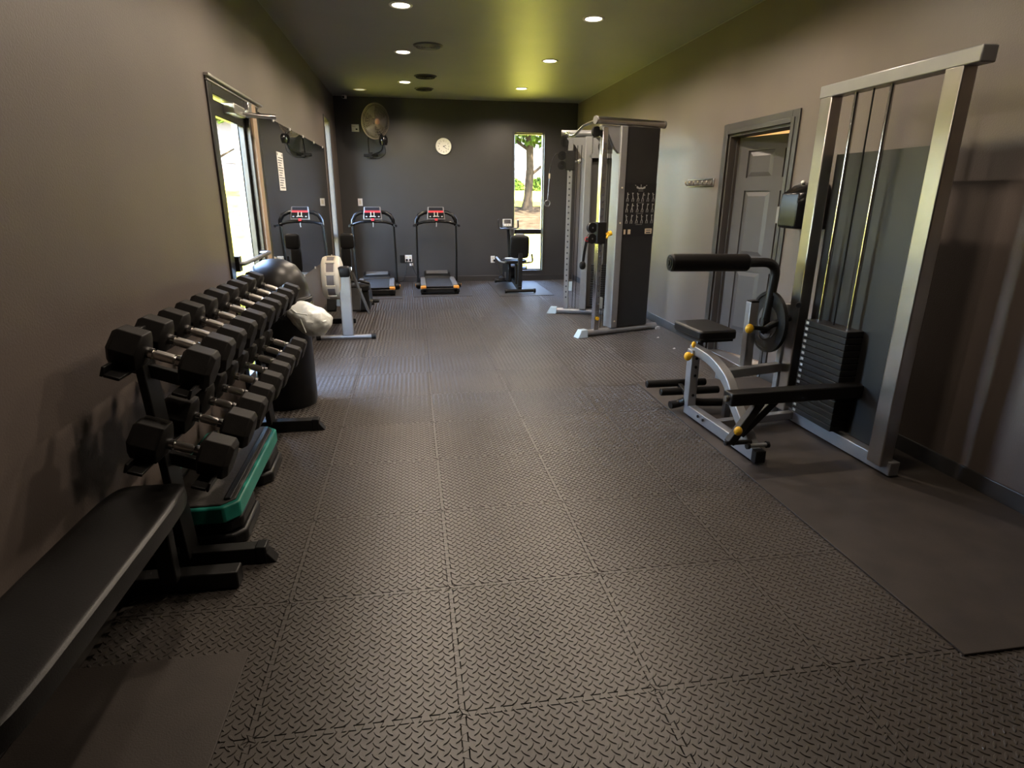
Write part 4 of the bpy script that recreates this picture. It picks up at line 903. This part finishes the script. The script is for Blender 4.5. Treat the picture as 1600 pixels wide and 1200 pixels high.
for nm, (cx_, cz_) in tiers.items():
    for q in (-.105, .105):
        p = Vector((cx_, 0, cz_)) + Rt.to_3x3() @ Vector((q, 0, -.083))
        MB().box((0, 0, 0), (.05, 1.96, .012), mtx=Matrix.Translation((p.x, 3.03, p.z)) @ Rt).box((.031 if q > 0 else -.031, 0, .012), (.010, 1.96, .036), mtx=Matrix.Translation((p.x, 3.03, p.z)) @ Rt).build('tier_rail', M_BLKM, rk, .003)
    for Yr in (3.765, 2.285):
        p = Vector((cx_, Yr, cz_)) + Rt.to_3x3() @ Vector((-.02, 0, -.115)); MB().box((0, 0, 0), (.30, .028, .05), mtx=Matrix.Translation(p) @ Rt).build('tier_bracket', M_BLKM, rk, .004)
def make_dumbbell(R_, hw, grip, label):
    t = thing('dumbbell', label, 'dumbbell', local=True, group='hex dumbbells on the rack')
    for s in (-1, 1):
        vs = []
        for x, r in ((s * grip, R_ * .72), (s * (grip + .012), R_), (s * (grip + hw - .016), R_), (s * (grip + hw), R_ * .78)):
            vs += [(x, r * math.cos(PI / 3 * k), r * math.sin(PI / 3 * k)) for k in range(6)]
        fs = [tuple(range(6)), tuple(range(18, 24))] + [(a * 6 + k, a * 6 + (k + 1) % 6, (a + 1) * 6 + (k + 1) % 6, (a + 1) * 6 + k) for a in range(3) for k in range(6)]
        MB().add(vs, fs).build('hex_head', M_RUB, t, .003)
        MB().cyl((s * (grip - .022), 0, 0), (s * (grip + .004), 0, 0), .020, 14).build('collar', M_CHR, t)
    pf = [(.0125, -grip + .02), (.0135, -grip + .03), (.0175, -.03), (.0180, 0), (.0175, .03), (.0135, grip - .03), (.0125, grip - .02)]
    MB().lathe(pf, 16, Matrix.Rotation(PI / 2, 4, 'Y')).build('handle', M_GRIP, t)
    t.rotation_euler = (0, TILT, 0); return t
ordn = ['first', 'second', 'third', 'fourth', 'fifth', 'sixth', 'seventh', 'eighth', 'ninth', 'tenth']
low_y = [3.865, 3.665, 3.465, 3.265, 3.065, 2.865, 2.665, 2.465, 2.18]
up_y = [3.865, 3.675, 3.49, 3.305, 3.12, 2.935, 2.75, 2.565, 2.38, 2.18]
def place_db(R_, hw, grip, x, y, z, label):
    d = make_dumbbell(R_, hw, grip, label); d.location = (x, y, z); return d
base_u = {}
for k, y in enumerate(low_y):
    g = k // 3; key = ('l', g); R_ = .072 + .005 * g; hw = .100 + .008 * g; lb = 'black hex dumbbell on the lower tier, %s from the waste bin' % ordn[k]
    off = Rt.to_3x3() @ Vector((0, 0, R_ * .866 - .077)); loc = (tiers['lower'][0] + off.x, y, tiers['lower'][1] + off.z)
    if key not in base_u: base_u[key] = place_db(R_, hw, .058, *loc, lb)
    else: dup(base_u[key], loc, label=lb)
for k, y in enumerate(up_y):
    g = k // 4; key = ('u', g); R_ = .070 + .003 * g; hw = .100 + .004 * g; lb = 'black hex dumbbell on the upper tier, %s from the waste bin' % ordn[k]
    off = Rt.to_3x3() @ Vector((0, 0, R_ * .866 - .077)); loc = (tiers['upper'][0] + off.x, y, tiers['upper'][1] + off.z)
    if key not in base_u: base_u[key] = place_db(R_, hw, .060, *loc, lb)
    else: dup(base_u[key], loc, label=lb)
sp = thing('aerobic_step', 'black aerobic step with teal rim lying under the rack', 'step platform', (-.985, 2.86, 0))
oc = lambda w, l, c: [(-w, -l + c), (-w + c, -l), (w - c, -l), (w, -l + c), (w, l - c), (w - c, l), (-w + c, l), (-w, l - c)]
st_ = Matrix.Translation((-.985, 2.86, 0)) @ Matrix.Rotation(math.radians(1.5), 4, 'Z')
MB().prism(oc(.185, .475, .055), .075, st_, .125).build('platform', M_TEAL, sp, .008)
MB().prism(oc(.165, .455, .05), .012, st_, .196).build('top_pad', mat('step_pad', (.05, .046, .042), .6, var=.1, bump=.3, bscale=90), sp, .005)
MB().box((.135, 0, .21), (.03, .84, .012), mtx=st_).box((-.135, 0, .21), (.03, .84, .012), mtx=st_).build('grip_ridge', M_BLK, sp, .005)
for yy in (-.29, .29):
    MB().prism([(x, y + yy) for x, y in oc(.185, .165, .05)], .06, st_, .064).build('riser', M_BLK, sp, .014)
    MB().prism([(x, y + yy) for x, y in oc(.200, .178, .05)], .062, st_, .0).build('riser', M_BLK, sp, .014)
bc = thing('flat_bench', 'black flat bench along the left wall nearest the viewer', 'bench', (-.95, 1.6, 0))
MB().ell((-.96, 1.55, .43), (.135, .56, .04), 30, 10, .3).build('pad', M_VINYL, bc)
for yy in (2.13, .98): MB().bb(-1.15, -.725, yy - .035, yy + .035, 0, .07).build('foot', M_BLKM, bc, .006)
MB().beam([(-.96, 1.02, .38), (-.96, 2.10, .38)], .06, .05).build('spine', M_BLKM, bc, .005)
for yy in (2.09, 1.02): MB().beam([(-.96, yy, .06), (-.96, yy, .38)], .06, .05, up=(0, 1, 0)).build('leg', M_BLKM, bc, .005)
floor_mat(-1.16, -.60, .55, 1.74, 'smooth dark rubber mat under the flat bench', M_MAT, 'rubber_mat', 0, .006)
for o in bc.children: o.location.z += .006

# ================================================================== arm and leg machine on the right
floor_mat(1.76, 2.85, 1.35, 4.42, 'smooth dark brown rubber mat under the arm and leg machine', M_MAT, 'rubber_mat', 0, .010)
mc = thing('weight_machine', 'silver seated arm and leg machine with yellow knobs and black pads', 'gym machine', (2.15, 3.3, .01))
MB().beam([(1.845, 3.66, .05), (1.885, 2.83, .05)], .06, .07).build('base_rail', M_SIL, mc, .005)
MB().beam([(1.884, 2.845, .05), (1.886, 2.80, .05)], .064, .074).build('rail_cap', M_BLK, mc, .004)
MB().tube([(1.83, 2.85, .105), (1.945, 2.85, .105)], .012, 10).build('front_axle', M_SIL, mc)
for x in (1.82, 1.94): MB().cyl((x, 2.85, .105), (x + .016, 2.85, .105), .02, 12).build('axle_cap', M_BLK, mc)
MB().beam([(1.842, 3.63, .08), (1.838, 3.63, .475)], .06, .075, up=(0, 1, 0)).build('front_post', M_SIL, mc, .005)
MB().beam(round_path([(1.845, 3.66, .475), (1.88, 3.44, .455), (1.90, 3.26, .37), (1.895, 3.16, .27), (1.885, 2.90, .08)], .10), .06, .06, up=(1, 0, 0)).build('curved_beam', M_SIL, mc, .005)
for zz in (.16, .30, .36, .42): MB().cyl((1.842, 3.590, zz), (1.842, 3.586, zz), .010, 8).build('bolt', M_BLK, mc)
for yy in (3.45, 3.38): MB().cyl((1.822, yy, .06), (1.815, yy, .06), .010, 8).build('bolt', M_BLK, mc)
k1 = MB().cyl((1.815, 3.60, .445), (1.780, 3.575, .445), .010, 10).ell((1.765, 3.565, .445), (.026, .024, .03), 16, 10).build('seat_knob', M_YEL, mc)
MB().ell((1.815, 3.60, .515), (.014, .014, .022), 12, 8).build('knob_tip', M_YEL, mc)
MB().beam([(1.885, 3.66, .44), (1.89, 3.68, .55)], .045, .045, up=(0, 1, 0)).build('seat_stem', M_SILD, mc, .004)
sm_ = Matrix.Translation((1.965, 3.765, .575)) @ Matrix.Rotation(math.radians(3), 4, 'Z')
MB().prism(rrect(.275, .39, .03), .065, sm_, -.03).build('seat_pad', M_VINYL, mc, .014)
MB().prism(rrect(.25, .36, .02), .012, sm_, -.044).build('seat_board', M_BLKM, mc)
# column, cross beam, rear frame
MB().beam([(1.93, 3.45, .345), (2.47, 3.58, .345)], .055, .06).build('cross_beam', M_SIL, mc, .005)
MB().beam([(2.19, 3.57, .36), (2.185, 3.57, .80)], .06, .06, up=(0, 1, 0)).build('column', M_SIL, mc, .005)
MB().bb(2.16, 2.215, 3.54, 3.60, .795, .81).build('column_cap', M_BLK, mc, .003)
MB().beam([(2.46, 3.58, .02), (2.46, 3.58, .78)], .06, .05, up=(0, 1, 0)).build('rear_leg', M_SIL, mc, .005)
MB().beam([(1.90, 3.33, .05), (2.50, 3.42, .05)], .05, .05).build('floor_tube', M_SIL, mc, .005)
MB().beam([(2.06, 3.52, .02), (2.06, 3.52, .34)], .045, .045, up=(0, 1, 0)).build('mid_leg', M_SILD, mc, .005)
MB().beam([(2.50, 3.70, .05), (2.52, 2.55, .05)], .06, .08).build('rear_rail', M_SIL, mc, .005)
k2 = MB().cyl((2.16, 3.53, .645), (2.13, 3.48, .645), .012, 10).ell((2.115, 3.455, .645), (.028, .024, .032), 16, 10).build('column_knob', M_YEL, mc)
MB().tube([(2.17, 3.50, .64), (2.28, 3.50, .63)], .014, 10).build('pull_pin', M_BLK, mc)
# roller arm with cam disc
MB().cyl((1.60, 3.60, 1.055), (2.13, 3.60, 1.05), .056, 24).build('roller_pad', M_VINYL, mc, .012)
for k, r in enumerate((.050, .036, .02)): MB().cyl((1.60 - .004 - .006 * k, 3.60, 1.055), (1.60, 3.60, 1.055), r, 20).build('roller_cap', M_BLK, mc)
MB().tube(round_path([(2.12, 3.60, 1.05), (2.345, 3.60, 1.05), (2.305, 3.60, .58)], .13, 8), .030, 14).build('roller_arm', M_BLKM, mc)
cdm = Matrix.Translation((2.335, 3.60, .655)) @ Matrix.Rotation(PI / 2, 4, 'Y')
MB().lathe([(.10, -.004), (.185, -.004), (.185, -.012), (.205, -.012), (.205, .012), (.185, .012), (.185, .004), (.10, .004)], 40, cdm).build('cam_disc', M_BLKM, mc)
MB().lathe([(0, -.008), (.11, -.008), (.11, .008), (0, .008)], 30, cdm).build('cam_plate', M_SILD, mc)
MB().lathe([(0, -.05), (.032, -.05), (.032, .03), (0, .03)], 18, cdm).build('pivot', M_BLK, mc)
MB().tube(round_path([(2.26, 3.54, .60), (2.30, 3.50, .66), (2.42, 3.50, .70)], .03), .022, 10).build('lever', M_BLK, mc)
MB().tube(arc((2.27, 3.52, .60), .045, PI, 2 * PI, 8, 'xz'), .006, 6).build('lever_clip', M_STEEL, mc)
# foot rollers
for (x0, x1, y, z) in ((1.60, 2.05, 3.83, .175), (1.68, 2.12, 3.76, .135)):
    MB().cyl((x0, y, z), (x1, y, z), .027, 16).build('foot_roller', M_VINYL, mc, .006)
for s, xs_ in ((-1, (1.83, 1.80, 1.73)), (1, (1.86, 1.95, 2.15))):
    MB().tube(round_path([(xs_[0], 3.66, .10), (xs_[1], 3.70, .065), (xs_[2], 3.69, .06)], .05), .028, 12).build('foot_bar', M_VINYL, mc)
MB().beam([(1.845, 3.64, .13), (1.845, 3.84, .17)], .03, .03).build('roller_bracket', M_BLKM, mc, .003)
# padded press arm
MB().beam([(1.69, 2.885, .385), (2.62, 2.93, .385)], .085, .075).build('press_pad', M_VINYL, mc, .008)
MB().cyl((1.672, 2.885, .385), (1.69, 2.885, .385), .018, 12).build('pad_bolt', M_STEEL, mc)
MB().beam([(1.715, 2.86, .125), (1.90, 2.90, .35)], .045, .05, up=(0, 1, 0)).build('press_link', M_BLKM, mc, .005)
MB().beam([(1.82, 2.94, .14), (2.03, 2.95, .35)], .045, .05, up=(0, 1, 0)).build('press_link', M_BLKM, mc, .005)
MB().cyl((1.69, 2.86, .125), (1.85, 2.86, .125), .014, 12).build('link_pivot', M_BLKM, mc)
MB().ell((1.735, 2.815, .215), (.024, .022, .026), 16, 10).cyl((1.735, 2.815, .215), (1.765, 2.85, .215), .009, 8).build('link_knob', M_YEL, mc)
# weight tower
for yy in (3.50, 2.62):
    MB().beam([(2.48, yy, .06), (2.48, yy, 2.02)], .075, .10, up=(0, 1, 0)).build('tower_post', M_STEEL, mc, .006)
MB().beam([(2.48, 3.56, 2.05), (2.48, 2.49, 2.05)], .08, .07).build('tower_beam', M_SIL, mc, .006)
MB().bb(2.53, 2.545, 2.68, 3.44, .10, 1.70).build('tower_shield', mat('panel_black', (.016, .016, .016), .42), mc)
for yy in (3.28, 3.02): MB().cyl((2.475, yy, .09), (2.475, yy, 2.02), .012, 10).build('guide_rod', M_CHR, mc)
for k in range(16):
    z = .11 + .0385 * k
    w = MB().bb(2.42, 2.53, 2.96, 3.34, z, z + .035).build('weight_plate', M_BLKM, mc, .003)
    MB().bb(2.4185, 2.42, 3.30, 3.325, z + .010, z + .026).build('plate_mark', M_PRINT, w, smooth=False)
MB().tube([(2.475, 3.15, .72), (2.475, 3.15, 2.03)], .005, 6).build('cable', M_BLK, mc)
MB().cyl((2.43, 3.44, .80), (2.40, 3.40, .80), .016, 10).build('pin_handle', M_BLK, mc)
for o in mc.children: o.location.z += .010

# ================================================================== things on the right wall
hk = thing('hook_rail', 'small silver rail of coat hooks on the right wall beside the door', 'hook rail', (XR, 5.90, 1.565))
for zz in (1.632, 1.570): MB().bb(XR - .012, XR, 5.615, 6.18, zz - .006, zz + .006).build('rail_bar', M_STEEL, hk, .002)
for yy in (5.62, 6.17): MB().bb(XR - .012, XR, yy - .006, yy + .006, 1.565, 1.638).build('end_bracket', M_STEEL, hk, .002)
for k in range(6):
    yy = 5.665 + .094 * k; MB().tube(round_path([(XR - .004, yy, 1.632), (XR - .012, yy, 1.585), (XR - .045, yy, 1.580), (XR - .055, yy, 1.605)], .012), .006, 8).build('hook', M_STEEL, hk)
    MB().ell((XR - .055, yy, 1.608), (.009, .009, .009), 10, 8).build('hook_knob', M_CREAM, hk)
ds = thing('towel_dispenser', 'glossy black paper towel dispenser on the right wall beside the door', 'dispenser', (XR, 4.07, 1.25))
prof = [(-.185, 0), (.185, 0), (.185, .06), (.16, .15), (.10, .205), (-.10, .205), (-.16, .15), (-.185, .06)]
pts = []
for z, sc2 in ((1.25, .92), (1.265, 1.0), (1.42, 1.0), (1.49, .96), (1.50, .90), (1.545, .62), (1.565, .35)):
    pts.append([(XR - d * (sc2 if d else 1), 4.07 + y * (sc2 if z < 1.5 else .45 + .55 * sc2), z) for y, d in prof])
k = len(prof); mb = MB().add([p for r in pts for p in r], [tuple(range(k)), tuple(range(6 * k, 7 * k))] + [(a * k + i, a * k + (i + 1) % k, (a + 1) * k + (i + 1) % k, (a + 1) * k + i) for a in range(6) for i in range(k)])
mb.build('body', mat('dispenser_black', (.005, .005, .005), .22, spec=.18), ds, .006)
MB().ell((XR - .10, 4.09, 1.568), (.016, .016, .014), 12, 8).build('white_dot', M_WHITE, ds)  # small white round dot on top of the dome
MB().bb(XR - .15, XR - .06, 3.95, 4.19, 1.247, 1.252).build('outlet_slot', M_INK, ds)
MB().bb(XR - .197, XR - .19, 4.185, 4.215, 1.28, 1.40).build('grey_strip', M_GREYP, ds)  # narrow grey upright strip on the front

# scraps on the floor
for i, (x, y, lb) in enumerate(((2.54, 5.46, 'small white paper scrap on the floor near the door'), (2.57, 5.95, 'tiny white scrap by the right baseboard'))):
    MB().add([(x, y, .004), (x + .025, y + .004, .004), (x + .022, y + .02, .012), (x - .002, y + .016, .005)], [(0, 1, 2, 3)]).solo('paper_scrap', M_PAPER, lb, 'scrap', 'paper scraps on the floor', smooth=False)
